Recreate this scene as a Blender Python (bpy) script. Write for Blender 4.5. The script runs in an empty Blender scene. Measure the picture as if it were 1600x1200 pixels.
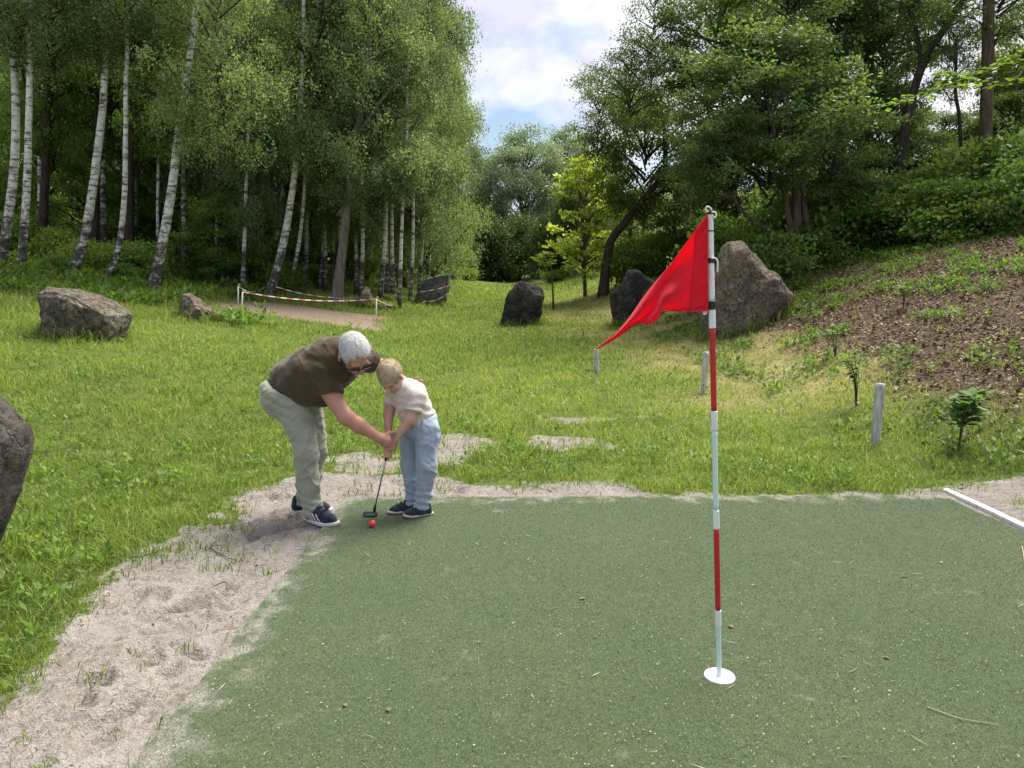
import bpy, bmesh, math, random
import numpy as np
from mathutils import Vector, Matrix

random.seed(7)
RNG = np.random.default_rng(11)
S = bpy.context.scene
COL = S.collection
R = math.radians

# ------------------------------------------------------------------ camera
CAM_H, PITCH, FPX = 1.55, R(7.5), 1109.0
cam_d = bpy.data.cameras.new('camera')
cam_d.sensor_width = 36.0
cam_d.lens = 36.0 * FPX / 1600.0
cam_d.clip_start, cam_d.clip_end = 0.05, 2000
cam = bpy.data.objects.new('camera', cam_d)
cam.location = (0, 0, CAM_H)
cam.rotation_euler = (math.pi / 2 - PITCH, 0, 0)
COL.objects.link(cam)
S.camera = cam

# ------------------------------------------------------------------ sky, sun, exposure
SUN_EL, SUN_AZ = R(60), R(44)          # azimuth measured from +Y towards +X
W = bpy.data.worlds.new('World'); S.world = W; W.use_nodes = True
nt = W.node_tree; nt.nodes.clear()
def wn(t, **k):
    n = nt.nodes.new(t)
    for a, b in k.items(): setattr(n, a, b)
    return n
sky = wn('ShaderNodeTexSky'); sky.sky_type = 'NISHITA'; sky.sun_disc = False
sky.sun_elevation = SUN_EL; sky.sun_rotation = SUN_AZ
sky.air_density = 1.2; sky.dust_density = 1.0
skys = wn('ShaderNodeVectorMath', operation='SCALE'); skys.inputs[3].default_value = 0.075
nt.links.new(sky.outputs[0], skys.inputs[0])
tc = wn('ShaderNodeTexCoord')
mp = wn('ShaderNodeMapping'); mp.inputs['Scale'].default_value = (1, 1, 1.7); mp.inputs['Location'].default_value = (0.8, 2.2, 0.7)
nt.links.new(tc.outputs['Generated'], mp.inputs[0])
n1 = wn('ShaderNodeTexNoise'); n1.inputs['Scale'].default_value = 3.4; n1.inputs['Detail'].default_value = 7; n1.inputs['Roughness'].default_value = 0.52
n2 = wn('ShaderNodeTexNoise'); n2.inputs['Scale'].default_value = 6.5; n2.inputs['Detail'].default_value = 5
nt.links.new(mp.outputs[0], n1.inputs['Vector']); nt.links.new(mp.outputs[0], n2.inputs['Vector'])
r1 = wn('ShaderNodeValToRGB'); r1.color_ramp.elements[0].position = 0.40; r1.color_ramp.elements[1].position = 0.53
nt.links.new(n1.outputs[0], r1.inputs[0])
r2 = wn('ShaderNodeValToRGB')
r2.color_ramp.elements[0].position = 0.44; r2.color_ramp.elements[0].color = (0.46, 0.455, 0.54, 1)
r2.color_ramp.elements[1].position = 0.63; r2.color_ramp.elements[1].color = (0.66, 0.655, 0.66, 1)
nt.links.new(n2.outputs[0], r2.inputs[0])
mixc = wn('ShaderNodeMix', data_type='RGBA')
nt.links.new(r1.outputs[0], mixc.inputs[0]); nt.links.new(skys.outputs[0], mixc.inputs[6]); nt.links.new(r2.outputs[0], mixc.inputs[7])
bg = wn('ShaderNodeBackground'); bg.inputs[1].default_value = 1.0
nt.links.new(mixc.outputs[2], bg.inputs[0])
wo = wn('ShaderNodeOutputWorld'); nt.links.new(bg.outputs[0], wo.inputs[0])

sun_d = bpy.data.lights.new('sun', 'SUN'); sun_d.energy = 4.7; sun_d.angle = R(38); sun_d.color = (1.0, 0.93, 0.80)
sun = bpy.data.objects.new('sun', sun_d); COL.objects.link(sun)
sd = Vector((math.sin(SUN_AZ) * math.cos(SUN_EL), math.cos(SUN_AZ) * math.cos(SUN_EL), math.sin(SUN_EL)))
sun.rotation_euler = sd.to_track_quat('Z', 'Y').to_euler()
sun.location = sd * 60
S.view_settings.view_transform = 'Standard'; S.view_settings.look = 'None'
S.view_settings.exposure = 0.94; S.view_settings.gamma = 1.0
S.view_settings.use_curve_mapping = False
S.cycles.max_bounces = 8; S.cycles.diffuse_bounces = 5; S.cycles.transmission_bounces = 6; S.cycles.glossy_bounces = 2
S.cycles.sample_clamp_indirect = 6.0

# ------------------------------------------------------------------ helpers
def ray(px, py):
    u, v = (px - 800.0) / FPX, (600.0 - py) / FPX
    cp, sp = math.cos(PITCH), math.sin(PITCH)
    return np.array([u, cp + v * sp, -sp + v * cp])
def P(px, py, Y):                       # point of the ray at forward distance Y (metres)
    d = ray(px, py); t = Y / d[1]
    return np.array([d[0] * t, Y, CAM_H + d[2] * t])
def norm(v):
    v = np.asarray(v, float); return v / (np.linalg.norm(v) + 1e-12)
def _hash(ix, iy, iz, seed):
    h = (ix.astype(np.int64) * 374761393 + iy.astype(np.int64) * 668265263 + iz.astype(np.int64) * 2147483647 + seed * 974634777) & 0xffffffff
    h = ((h ^ (h >> 13)) * 1274126177) & 0xffffffff
    h = ((h ^ (h >> 16)) * 2246822519) & 0xffffffff
    return ((h ^ (h >> 15)) & 0xffff) / 65535.0
def vnoise(p, seed=0):                  # value noise, -1..1, p (N,3)
    p = np.asarray(p, float); i = np.floor(p).astype(np.int64); f = p - i; f = f * f * (3 - 2 * f)
    out = 0
    for dx in (0, 1):
        wx = f[:, 0] if dx else 1 - f[:, 0]
        for dy in (0, 1):
            wy = f[:, 1] if dy else 1 - f[:, 1]
            for dz in (0, 1):
                wz = f[:, 2] if dz else 1 - f[:, 2]
                out = out + wx * wy * wz * _hash(i[:, 0] + dx, i[:, 1] + dy, i[:, 2] + dz, seed)
    return out * 2 - 1
def fbm(p, octaves=4, seed=0, gain=0.5):
    p = np.asarray(p, float); a, s, o = 1.0, 0.0, 0
    for k in range(octaves):
        o = o + a * vnoise(p * (2 ** k), seed + k * 17); s += a; a *= gain
    return o / s
def n2d(x, y, scale, seed=0, octaves=3):
    x = np.asarray(x, float).ravel(); y = np.asarray(y, float).ravel()
    return fbm(np.stack([x / scale, y / scale, np.zeros_like(x)], 1), octaves, seed)
def sstep(a, b, x):
    t = np.clip((x - a) / (b - a), 0, 1); return t * t * (3 - 2 * t)
def softramp(x, k):
    return np.logaddexp(0, np.asarray(x, float) / k) * k

def mesh_data(name, verts, faces, attrs=None, smooth=True, mats=()):
    """verts (N,3); faces: array (M,3|4) or a list of such arrays; attrs: {name: (domain, array)}"""
    me = bpy.data.meshes.new(name)
    verts = np.asarray(verts, np.float32)
    if not isinstance(faces, list): faces = [faces]
    faces = [np.asarray(f, np.int32) for f in faces if len(f)]
    loops = np.concatenate([f.ravel() for f in faces]); tot = np.concatenate([np.full(len(f), f.shape[1], np.int32) for f in faces])
    start = np.concatenate([[0], np.cumsum(tot)[:-1]]).astype(np.int32)
    me.vertices.add(len(verts)); me.vertices.foreach_set('co', verts.ravel())
    me.loops.add(len(loops)); me.loops.foreach_set('vertex_index', loops.astype(np.int32))
    me.polygons.add(len(tot)); me.polygons.foreach_set('loop_start', start); me.polygons.foreach_set('loop_total', tot)
    me.polygons.foreach_set('use_smooth', np.full(len(tot), bool(smooth)))
    for k, (dom, arr) in (attrs or {}).items():
        a = me.attributes.new(k, 'FLOAT', dom); a.data.foreach_set('value', np.asarray(arr, np.float32).ravel())
    me.update(calc_edges=True); me.validate()
    for m in mats: me.materials.append(m)
    return me
def obj(name, me, parent=None, loc=None, mat=None):
    o = bpy.data.objects.new(name, me); COL.objects.link(o)
    if mat is not None and me is not None and not me.materials: me.materials.append(mat)
    if parent is not None: o.parent = parent
    if loc is not None: o.location = Vector([float(c) for c in loc])
    return o
def tag(o, label=None, cat=None, group=None, kind=None):
    if label: o['label'] = label
    if cat: o['category'] = cat
    if group: o['group'] = group
    if kind: o['kind'] = kind
    return o
def empty(name, loc, label=None, cat=None, group=None):
    o = obj(name, None, None, loc); o.empty_display_size = 0.1
    return tag(o, label, cat, group)
def tube(pts, rad, n=8, cap=True, squash=None):
    """one tapered tube along pts -> verts, quads, tris"""
    pts = np.asarray(pts, float); rad = np.broadcast_to(np.asarray(rad, float), (len(pts),))
    tan = np.gradient(pts, axis=0); tan /= np.linalg.norm(tan, axis=1)[:, None] + 1e-12
    ref = np.array([0, 1.0, 0]) if abs(tan[0][2]) > 0.7 else np.array([0, 0, 1.0])
    V = []
    a = norm(np.cross(tan[0], ref))
    for p, t, r in zip(pts, tan, rad):
        a = norm(a - t * np.dot(a, t)); b = np.cross(t, a)
        th = np.linspace(0, 2 * np.pi, n, endpoint=False)
        V.append(p + r * (np.cos(th)[:, None] * a + np.sin(th)[:, None] * b))
    m = len(pts); V = np.concatenate(V)
    i = np.arange(m - 1)[:, None] * n; j = np.arange(n)[None]; j2 = (j + 1) % n
    Q = np.stack([i + j, i + j2, i + n + j2, i + n + j], -1).reshape(-1, 4)
    T = np.zeros((0, 3), int)
    if cap:
        V = np.concatenate([V, pts[:1], pts[-1:]]); c0, c1 = m * n, m * n + 1
        jj = np.arange(n); k2 = (jj + 1) % n
        T = np.concatenate([np.stack([np.full(n, c0), k2, jj], 1), np.stack([np.full(n, c1), (m - 1) * n + jj, (m - 1) * n + k2], 1)])
    return V, Q, T
def join(parts):
    """[(V,Q,T),...] -> V, [Q,T]"""
    Vs, Qs, Ts, o = [], [], [], 0
    for V, Q, T in parts:
        Vs.append(V)
        if len(Q): Qs.append(np.asarray(Q) + o)
        if len(T): Ts.append(np.asarray(T) + o)
        o += len(V)
    fs = []
    if Qs: fs.append(np.concatenate(Qs))
    if Ts: fs.append(np.concatenate(Ts))
    return np.concatenate(Vs), fs
def spline(pts, n):
    """Catmull-Rom through pts, n samples"""
    pts = np.asarray(pts, float); m = len(pts)
    ext = np.concatenate([[2 * pts[0] - pts[1]], pts, [2 * pts[-1] - pts[-2]]])
    t = np.linspace(0, m - 1, n); k = np.minimum(t.astype(int), m - 2); f = (t - k)[:, None]
    p0, p1, p2, p3 = ext[k], ext[k + 1], ext[k + 2], ext[k + 3]
    return 0.5 * (2 * p1 + (p2 - p0) * f + (2 * p0 - 5 * p1 + 4 * p2 - p3) * f ** 2 + (3 * p1 - p0 - 3 * p2 + p3) * f ** 3)
def lathe(profile, n=24):
    """(r,z) profile -> V,Q,T"""
    prof = np.asarray(profile, float); th = np.linspace(0, 2 * np.pi, n, endpoint=False)
    V = np.concatenate([np.stack([r * np.cos(th), r * np.sin(th), np.full(n, z)], 1) for r, z in prof])
    m = len(prof); i = np.arange(m - 1)[:, None] * n; j = np.arange(n)[None]; j2 = (j + 1) % n
    Q = np.stack([i + j, i + j2, i + n + j2, i + n + j], -1).reshape(-1, 4)
    return V, Q, np.zeros((0, 3), int)

# ------------------------------------------------------------------ materials
MATS = {}
class MB:
    """small node-material builder"""
    def __init__(s, name):
        s.m = bpy.data.materials.new(name); s.m.use_nodes = True; s.t = s.m.node_tree; s.t.nodes.clear()
        s.out = s.t.nodes.new('ShaderNodeOutputMaterial'); MATS[name] = s.m
    def n(s, t, **k):
        x = s.t.nodes.new(t)
        for a, b in k.items(): setattr(x, a, b)
        return x
    def link(s, a, b): s.t.links.new(a, b)
    def coord(s, scale=(1, 1, 1), kind='Object'):
        tc = s.n('ShaderNodeTexCoord'); mp = s.n('ShaderNodeMapping'); mp.inputs['Scale'].default_value = scale
        s.link(tc.outputs[kind], mp.inputs[0]); return mp.outputs[0]
    def world(s, scale=(1, 1, 1)):
        g = s.n('ShaderNodeNewGeometry'); mp = s.n('ShaderNodeMapping'); mp.inputs['Scale'].default_value = scale
        s.link(g.outputs['Position'], mp.inputs[0]); return mp.outputs[0]
    def noise(s, vec, scale, detail=4, rough=0.55):
        x = s.n('ShaderNodeTexNoise'); x.inputs['Scale'].default_value = scale; x.inputs['Detail'].default_value = detail
        x.inputs['Roughness'].default_value = rough; s.link(vec, x.inputs['Vector']); return x.outputs[0]
    def ramp(s, fac, stops):
        x = s.n('ShaderNodeValToRGB'); e = x.color_ramp.elements
        while len(e) < len(stops): e.new(0.5)
        for el, (p, c) in zip(e, stops): el.position = p; el.color = (*c, 1) if len(c) == 3 else c
        s.link(fac, x.inputs[0]); return x.outputs[0]
    def mix(s, fac, a, b, mode='MIX'):
        x = s.n('ShaderNodeMix', data_type='RGBA', blend_type=mode)
        for k, v in ((0, fac), (6, a), (7, b)):
            if hasattr(v, 'is_output'): s.link(v, x.inputs[k])
            elif k == 0: x.inputs[0].default_value = v
            else: x.inputs[k].default_value = (*v, 1)
        return x.outputs[2]
    def attr(s, name):
        x = s.n('ShaderNodeAttribute'); x.attribute_name = name; return x.outputs['Fac']
    def math(s, op, a, b=0.0):
        x = s.n('ShaderNodeMath', operation=op)
        for k, v in ((0, a), (1, b)):
            if hasattr(v, 'is_output'): s.link(v, x.inputs[k])
            else: x.inputs[k].default_value = v
        return x.outputs[0]
    def bump(s, h, strength=0.5, dist=0.02):
        x = s.n('ShaderNodeBump'); x.inputs['Strength'].default_value = strength; x.inputs['Distance'].default_value = dist
        s.link(h, x.inputs['Height']); return x.outputs[0]
    def principled(s, col, rough=0.8, normal=None, spec=0.3, metal=0.0, sheen=0.0):
        b = s.n('ShaderNodeBsdfPrincipled')
        if hasattr(col, 'is_output'): s.link(col, b.inputs['Base Color'])
        else: b.inputs['Base Color'].default_value = (*col, 1)
        if hasattr(rough, 'is_output'): s.link(rough, b.inputs['Roughness'])
        else: b.inputs['Roughness'].default_value = rough
        b.inputs['Specular IOR Level'].default_value = spec; b.inputs['Metallic'].default_value = metal
        b.inputs['Sheen Weight'].default_value = sheen
        if normal is not None: s.link(normal, b.inputs['Normal'])
        return b.outputs[0]
    def done(s, sh): s.link(sh, s.out.inputs[0]); return s.m
    def leafy(s, col, transl, tcol, rough=0.55, spec=0.25):
        p = s.principled(col, rough, spec=spec); t = s.n('ShaderNodeBsdfTranslucent'); s.link(tcol, t.inputs[0])
        mx = s.n('ShaderNodeMixShader'); mx.inputs[0].default_value = transl
        s.link(p, mx.inputs[1]); s.link(t.outputs[0], mx.inputs[2]); return s.done(mx.outputs[0])

def leaf_mat(name, dark, light, transl=0.4, rough=0.5, gain=1.5, spec=0.3):
    b = MB(name); r = b.attr('rnd')
    c = b.ramp(r, [(0.0, dark), (0.75, light), (1.0, tuple(min(1, x * 1.35) for x in light))])
    t = b.mix(1.0, c, (gain, gain * 1.02, gain * 0.55), 'MULTIPLY')
    return b.leafy(c, transl, t, rough, spec)
def plain(name, col, rough=0.6, spec=0.4, metal=0.0, var=0.15, scale=30, bump=0.0, sheen=0.0):
    b = MB(name); v = b.coord(); n = b.noise(v, scale, 4)
    c = b.mix(n, tuple(x * (1 - var) for x in col), tuple(min(1, x * (1 + var)) for x in col))
    nm = b.bump(n, bump, 0.01) if bump else None
    return b.done(b.principled(c, rough, nm, spec, metal, sheen))

# ------------------------------------------------------------------ terrain
GX0, GX1, GY1 = -1.24, 3.28, 5.17         # the putting green
def toe(y):
    return 3.85 - 0.075 * np.clip(y - 5, 0, 22) + 0.03 * np.clip(y - 27, 0, 60)
def hgt(x, y):
    x = np.asarray(x, float); y = np.asarray(y, float); sh = np.broadcast(x, y).shape
    x = np.broadcast_to(x, sh).ravel(); y = np.broadcast_to(y, sh).ravel()
    z = 0.05 * softramp(np.minimum(y, 60) - 6.8, 0.8) - 0.05 * softramp(np.minimum(y, 60) - 46, 3) * 0.6
    lw = sstep(3.5, 11, y)
    z = z + lw * (0.125 * softramp(-x - 3.0 + 0.05 * np.clip(y - 12, 0, 40), 0.7) + 0.16 * softramp(-x - 13, 2) - 0.2 * softramp(-x - 26, 3))
    z = z + 0.16 * softramp(y - 64, 4)
    r = softramp(x - toe(y), 0.35)
    z = z + 0.40 * 14 * (1 - np.exp(-r / 14)) * sstep(-6, 5.5, y)
    far = sstep(5.3, 7.5, np.maximum(np.maximum(y, -x * 2.6), (x - 1.0) * 1.95))
    z = z + far * (0.05 * n2d(x, y, 1.6, 3) + 0.10 * n2d(x, y, 6.0, 4))
    return z.reshape(sh)
def h1(x, y): return float(hgt(np.array([x]), np.array([y]))[0])
def G(px, py):                           # ground point under a photograph pixel
    d = ray(px, py); ys = np.linspace(1.2, 90, 3000); t = ys / d[1]
    f = CAM_H + d[2] * t - hgt(d[0] * t, ys)
    k = np.argmax(f < 0) if (f < 0).any() else len(ys) - 1
    a, b = ys[max(k - 1, 0)], ys[k]
    y = a + (b - a) * (f[max(k - 1, 0)] / (f[max(k - 1, 0)] - f[k] + 1e-12)) if k > 0 else a
    return np.array([d[0] / d[1] * y, y, h1(d[0] / d[1] * y, y)])

def sand_mask(x, y):
    """1 = bare sand round the green"""
    nz = n2d(x, y, 0.55, 21, 4); nf = n2d(x, y, 0.16, 22, 3)
    dl = GX0 - x; db = y - GY1
    nb_ = n2d(x, y, 1.3, 23, 2)
    left = sstep(0.34, -0.22, dl - (0.70 + 0.35 * nz + 0.30 * nf + 0.45 * nb_)) * (x < 1) * sstep(5.9, 5.2, y + 0.25 * nz)
    wb = 0.10 + 0.14 * nz + 0.12 * nf + 0.55 * sstep(0.15, -0.9, x + 0.35 * nz) * sstep(-2.6, -1.7, x)
    back = sstep(0.20, -0.12, db - wb) * sstep(-0.4, -0.15, db) * sstep(-2.3, -1.7, x + 0.3 * nz) * (x < 6)
    patch = np.zeros_like(x)
    for cx, cy, rx, ry in ((-0.6, 6.75, 0.42, 0.5), (0.35, 7.1, 0.65, 0.28), (0.8, 8.1, 0.6, 0.2), (-1.35, 6.3, .5, .45)):
        d = np.sqrt(((x - cx) / rx) ** 2 + ((y - cy) / ry) ** 2)
        patch = np.maximum(patch, sstep(1.15, 0.55, d + 1.0 * nz + 0.8 * nf))
    right = sstep(0.2, -0.1, y - 5.35 - 0.1 * nz) * (x > 3.0) * sstep(4.5, 3.7, x + 0.5 * nz) * 0.8
    return np.clip(np.maximum.reduce([left, back, patch * 0.72, right]), 0, 1)
def pit_mask(x, y):                      # taped-off earth patch by the birches
    c = PIT; d = np.maximum(np.abs((x - c[0]) / c[2]), np.abs((y - c[1]) / c[3]))
    return sstep(1.10, 0.85, d + 0.16 * n2d(x, y, 0.8, 31))
def litter_mask(x, y):
    r = x - toe(y); nz = n2d(x, y, 1.1, 41, 4)
    a = sstep(0.4, 1.8, r + 1.2 * nz) * sstep(19, 13, y + nz * 2) * sstep(5.1, 5.6, y)
    lf = sstep(-8.5, -10.5, x + 1.5 * nz) * sstep(13.5, 16, y)
    return np.clip(np.maximum(a, 0.9 * lf), 0, 1)
def dry_mask(x, y):
    r = x - toe(y); nz = n2d(x, y, 1.4, 51, 4)
    return sstep(-2.2, -0.2, r + 1.4 * nz) * sstep(3.4, 1.6, r) * sstep(7.2, 9.5, y) * sstep(34, 24, y) * (0.55 + 0.45 * sstep(-0.2, 0.4, n2d(x, y, 0.5, 52)))
_a, _b = G(470, 489), G(380, 489)
PIT = (float(G(475, 489)[0]), float(G(475, 489)[1]), 2.1, 1.5)

def grid_lines(spec):
    out = [spec[0][0]]
    for a, b, s0, s1 in spec:
        x = a
        while x < b - 1e-6:
            f = (x - a) / (b - a); st = s0 * (s1 / s0) ** f; x = min(b, x + st); out.append(x)
    return np.array(out)
def sand_relief(x, y, m):
    """heel marks, scuffs and ridges of loose sand (metres)"""
    z = 0.026 * fbm(np.stack([x / 0.32, y / 0.22, x * 0], 1), 4, 61) + 0.016 * fbm(np.stack([x / 0.07, y / 0.05, x * 0], 1), 3, 62)
    rs = np.random.default_rng(5)
    for k in range(46):
        cx, cy = (rs.uniform(-2.15, -1.3), rs.uniform(1.7, 5.3)) if k < 32 else (rs.uniform(-1.9, 3.2), rs.uniform(5.25, 5.6))
        a = rs.uniform(0, 3.14); ca, sa = math.cos(a), math.sin(a)
        u = ((x - cx) * ca + (y - cy) * sa) / rs.uniform(0.10, 0.17); v = (-(x - cx) * sa + (y - cy) * ca) / 0.055
        d = np.sqrt(u * u + v * v)
        z = z - 0.030 * sstep(1.0, 0.55, d) + 0.015 * np.exp(-((d - 1.2) / 0.28) ** 2)
    return z * m
gx = grid_lines([(-70, -12, 6, 1.0), (-12, -3.2, 1.0, 0.05), (-3.2, -1.2, 0.022, 0.022), (-1.2, 4.6, 0.045, 0.06), (4.6, 14, 0.06, 0.8), (14, 70, 0.9, 6)])
gy = grid_lines([(-18, 0.8, 3, 0.2), (0.8, 5.9, 0.028, 0.028), (5.9, 9, 0.03, 0.08), (9, 30, 0.08, 0.45), (30, 60, 0.45, 1.5), (60, 170, 1.5, 10)])
XX, YY = np.meshgrid(gx, gy); fx, fy = XX.ravel(), YY.ravel()
sm = sand_mask(fx, fy); lm = litter_mask(fx, fy); pm = pit_mask(fx, fy); dm = dry_mask(fx, fy)
under = ((fx > GX0 + .05) & (fx < GX1 - .03) & (fy < GY1 - .05)).astype(float)
edge = sstep(0.25, 0.0, np.maximum(np.maximum(GX0 - fx, fx - GX1), fy - GY1))
fz = hgt(fx, fy) - 0.012 + sand_relief(fx, fy, sm) * (1 - 0.7 * edge) - 0.05 * under - 0.004 * edge
nx = len(gx); ii = np.arange(len(gy) - 1)[:, None] * nx; jj = np.arange(nx - 1)[None]
FQ = np.stack([ii + jj, ii + jj + 1, ii + nx + jj + 1, ii + nx + jj], -1).reshape(-1, 4)

b = MB('ground_mat'); w = b.world()
g1 = b.noise(w, 3.0, 5); g2 = b.noise(w, 26.0, 4); g3 = b.noise(w, 140.0, 3); g4 = b.noise(w, 0.5, 3)
soil = b.ramp(g2, [(0.3, (0.05, 0.08, 0.02)), (0.52, (0.10, 0.14, 0.03)), (0.72, (0.14, 0.14, 0.06))])
dry = b.ramp(g2, [(0.28, (0.16, 0.15, 0.06)), (0.5, (0.30, 0.27, 0.13)), (0.75, (0.40, 0.35, 0.19))])
lit = b.ramp(g2, [(0.3, (0.035, 0.026, 0.017)), (0.5, (0.085, 0.060, 0.040)), (0.72, (0.16, 0.118, 0.082))])
sa = b.ramp(g3, [(0.25, (0.092, 0.084, 0.075)), (0.5, (0.24, 0.222, 0.205)), (0.75, (0.37, 0.345, 0.325))])
g5 = b.noise(w, 9.0, 6, 0.65)
sa2 = b.mix(b.ramp(g2, [(0.30, (0.85, 0.85, 0.85)), (0.47, (0, 0, 0))]), sa, (0.105, 0.090, 0.078))
sa2 = b.mix(b.ramp(g5, [(0.34, (0.8, 0.8, 0.8)), (0.52, (0, 0, 0))]), sa2, (0.165, 0.146, 0.13))
sa3 = b.mix(b.ramp(g1, [(0.45, (0, 0, 0)), (0.7, (0.45, 0.45, 0.45))]), sa2, (0.36, 0.34, 0.32))
pit = b.ramp(g2, [(0.3, (0.17, 0.13, 0.098)), (0.6, (0.27, 0.215, 0.168)), (0.8, (0.34, 0.28, 0.225))])
c = b.mix(b.attr('dry'), soil, dry); c = b.mix(b.attr('litter'), c, lit)
c = b.mix(b.attr('pit'), c, pit)
sf = b.ramp(b.math('ADD', b.attr('sand'), b.math('MULTIPLY', b.math('SUBTRACT', b.math('MULTIPLY', b.math('ADD', g5, g2), 0.5), 0.5), 1.6)), [(0.36, (0, 0, 0)), (0.56, (1, 1, 1))])
c = b.mix(sf, c, sa3)
hh = b.math('ADD', b.math('MULTIPLY', g3, 0.35), g2)
b.done(b.principled(c, 0.95, b.bump(hh, 0.9, 0.03), 0.1))
ground = obj('ground', mesh_data('ground', np.stack([fx, fy, fz], 1), FQ,
             {'sand': ('POINT', sm), 'litter': ('POINT', lm), 'pit': ('POINT', pm), 'dry': ('POINT', dm)}), mat=MATS['ground_mat'])
tag(ground, 'rough valley floor of sand, earth and grass with a steep bank', kind='structure')

# the putting green: a turf carpet with an uneven worn rim
def carpet():
    n = 260
    pts = [(GX0, -3.0), (GX0, 4.98), (GX0 + 0.04, 5.09), (GX0 + 0.13, 5.16), (GX0 + .3, GY1), (GX1, GY1 + 0.06), (GX1, -3.0)]
    out = []
    for (x0, y0), (x1, y1) in zip(pts[:-1], pts[1:]):
        L = math.hypot(x1 - x0, y1 - y0); k = max(2, int(L / 0.025))
        for t in np.arange(k) / k: out.append((x0 + (x1 - x0) * t, y0 + (y1 - y0) * t))
    out.append(pts[-1]); out = np.array(out)
    wob = 0.012 * n2d(out[:, 0], out[:, 1], 0.35, 71, 4) + 0.006 * n2d(out[:, 0], out[:, 1], 0.04, 72, 2)
    cx, cy = 1.0, 2.0
    d = out - [cx, cy]; out = out + d / np.linalg.norm(d, axis=1)[:, None] * wob[:, None]
    return out
rim = carpet()
bm = bmesh.new()
top = [bm.verts.new((x, y, 0.012)) for x, y in rim]
f = bm.faces.new(top); 
if f.normal.z < 0: f.normal_flip()
low = [bm.verts.new((x, y, -0.03)) for x, y in rim]
for k in range(len(rim)):
    k2 = (k + 1) % len(rim); bm.faces.new((top[k2], top[k], low[k], low[k2]))
bmesh.ops.recalc_face_normals(bm, faces=bm.faces)
me = bpy.data.meshes.new('putting_green'); bm.to_mesh(me); bm.free()
b = MB('turf_mat'); w = b.world()
t1 = b.noise(w, 330, 2, 0.7); t2 = b.noise(w, 75, 4, 0.65); t3 = b.noise(w, 1.3, 5, 0.6); t4 = b.noise(w, 6.5, 4, 0.6); t5 = b.noise(w, 150, 2)
base = b.ramp(t1, [(0.28, (0.016, 0.030, 0.012)), (0.5, (0.047, 0.084, 0.030)), (0.72, (0.098, 0.142, 0.062))])
base = b.mix(b.ramp(t3, [(0.4, (0, 0, 0)), (0.7, (0.5, 0.5, 0.5))]), base, b.mix(0.5, base, (0.11, 0.12, 0.055)))
t6 = b.noise(w, 45, 3, 0.75); t7 = b.noise(w, 95, 2, 0.6)
base = b.mix(b.ramp(t6, [(0.36, (0.55, 0.55, 0.55)), (0.52, (0, 0, 0))]), base, (0.020, 0.034, 0.016))
base = b.mix(b.ramp(t7, [(0.56, (0, 0, 0)), (0.70, (0.55, 0.55, 0.55))]), base, (0.13, 0.15, 0.095))
base = b.mix(b.ramp(t5, [(0.62, (0, 0, 0)), (0.72, (0.8, 0.8, 0.8))]), base, (0.24, 0.24, 0.165))
# loose sand trodden onto the carpet near its edge and in scuffed patches
sx = b.n('ShaderNodeSeparateXYZ'); b.link(w, sx.inputs[0])
el = b.math('SUBTRACT', sx.outputs[0], GX0); eb = b.math('SUBTRACT', GY1 + 0.03, sx.outputs[1])
ed = b.math('MINIMUM', el, eb)
edn = b.math('ADD', ed, b.math('MULTIPLY', b.math('SUBTRACT', b.math('MULTIPLY', b.math('ADD', t4, t3), 0.5), 0.44), -0.75))
k1 = b.math('MULTIPLY', b.ramp(t4, [(0.42, (0.12, 0.12, 0.12)), (0.62, (1, 1, 1))]), b.ramp(edn, [(0.0, (0.9, 0.9, 0.9)), (0.035, (0.45, 0.45, 0.45)), (0.13, (0, 0, 0))]))
k2 = b.math('MULTIPLY', b.ramp(t4, [(0.60, (0, 0, 0)), (0.78, (0.55, 0.55, 0.55))]), b.ramp(t3, [(0.45, (0, 0, 0)), (0.6, (1, 1, 1))]))
kk = b.math('MULTIPLY', b.math('MAXIMUM', k1, k2), b.ramp(t2, [(0.3, (0.25, 0.25, 0.25)), (0.6, (1, 1, 1))]))
base = b.mix(kk, base, (0.32, 0.295, 0.265))
b.done(b.principled(base, 0.9, b.bump(t1, 0.8, 0.006), 0.15, sheen=0.15))
green = obj('putting_green', me, mat=MATS['turf_mat'])
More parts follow.
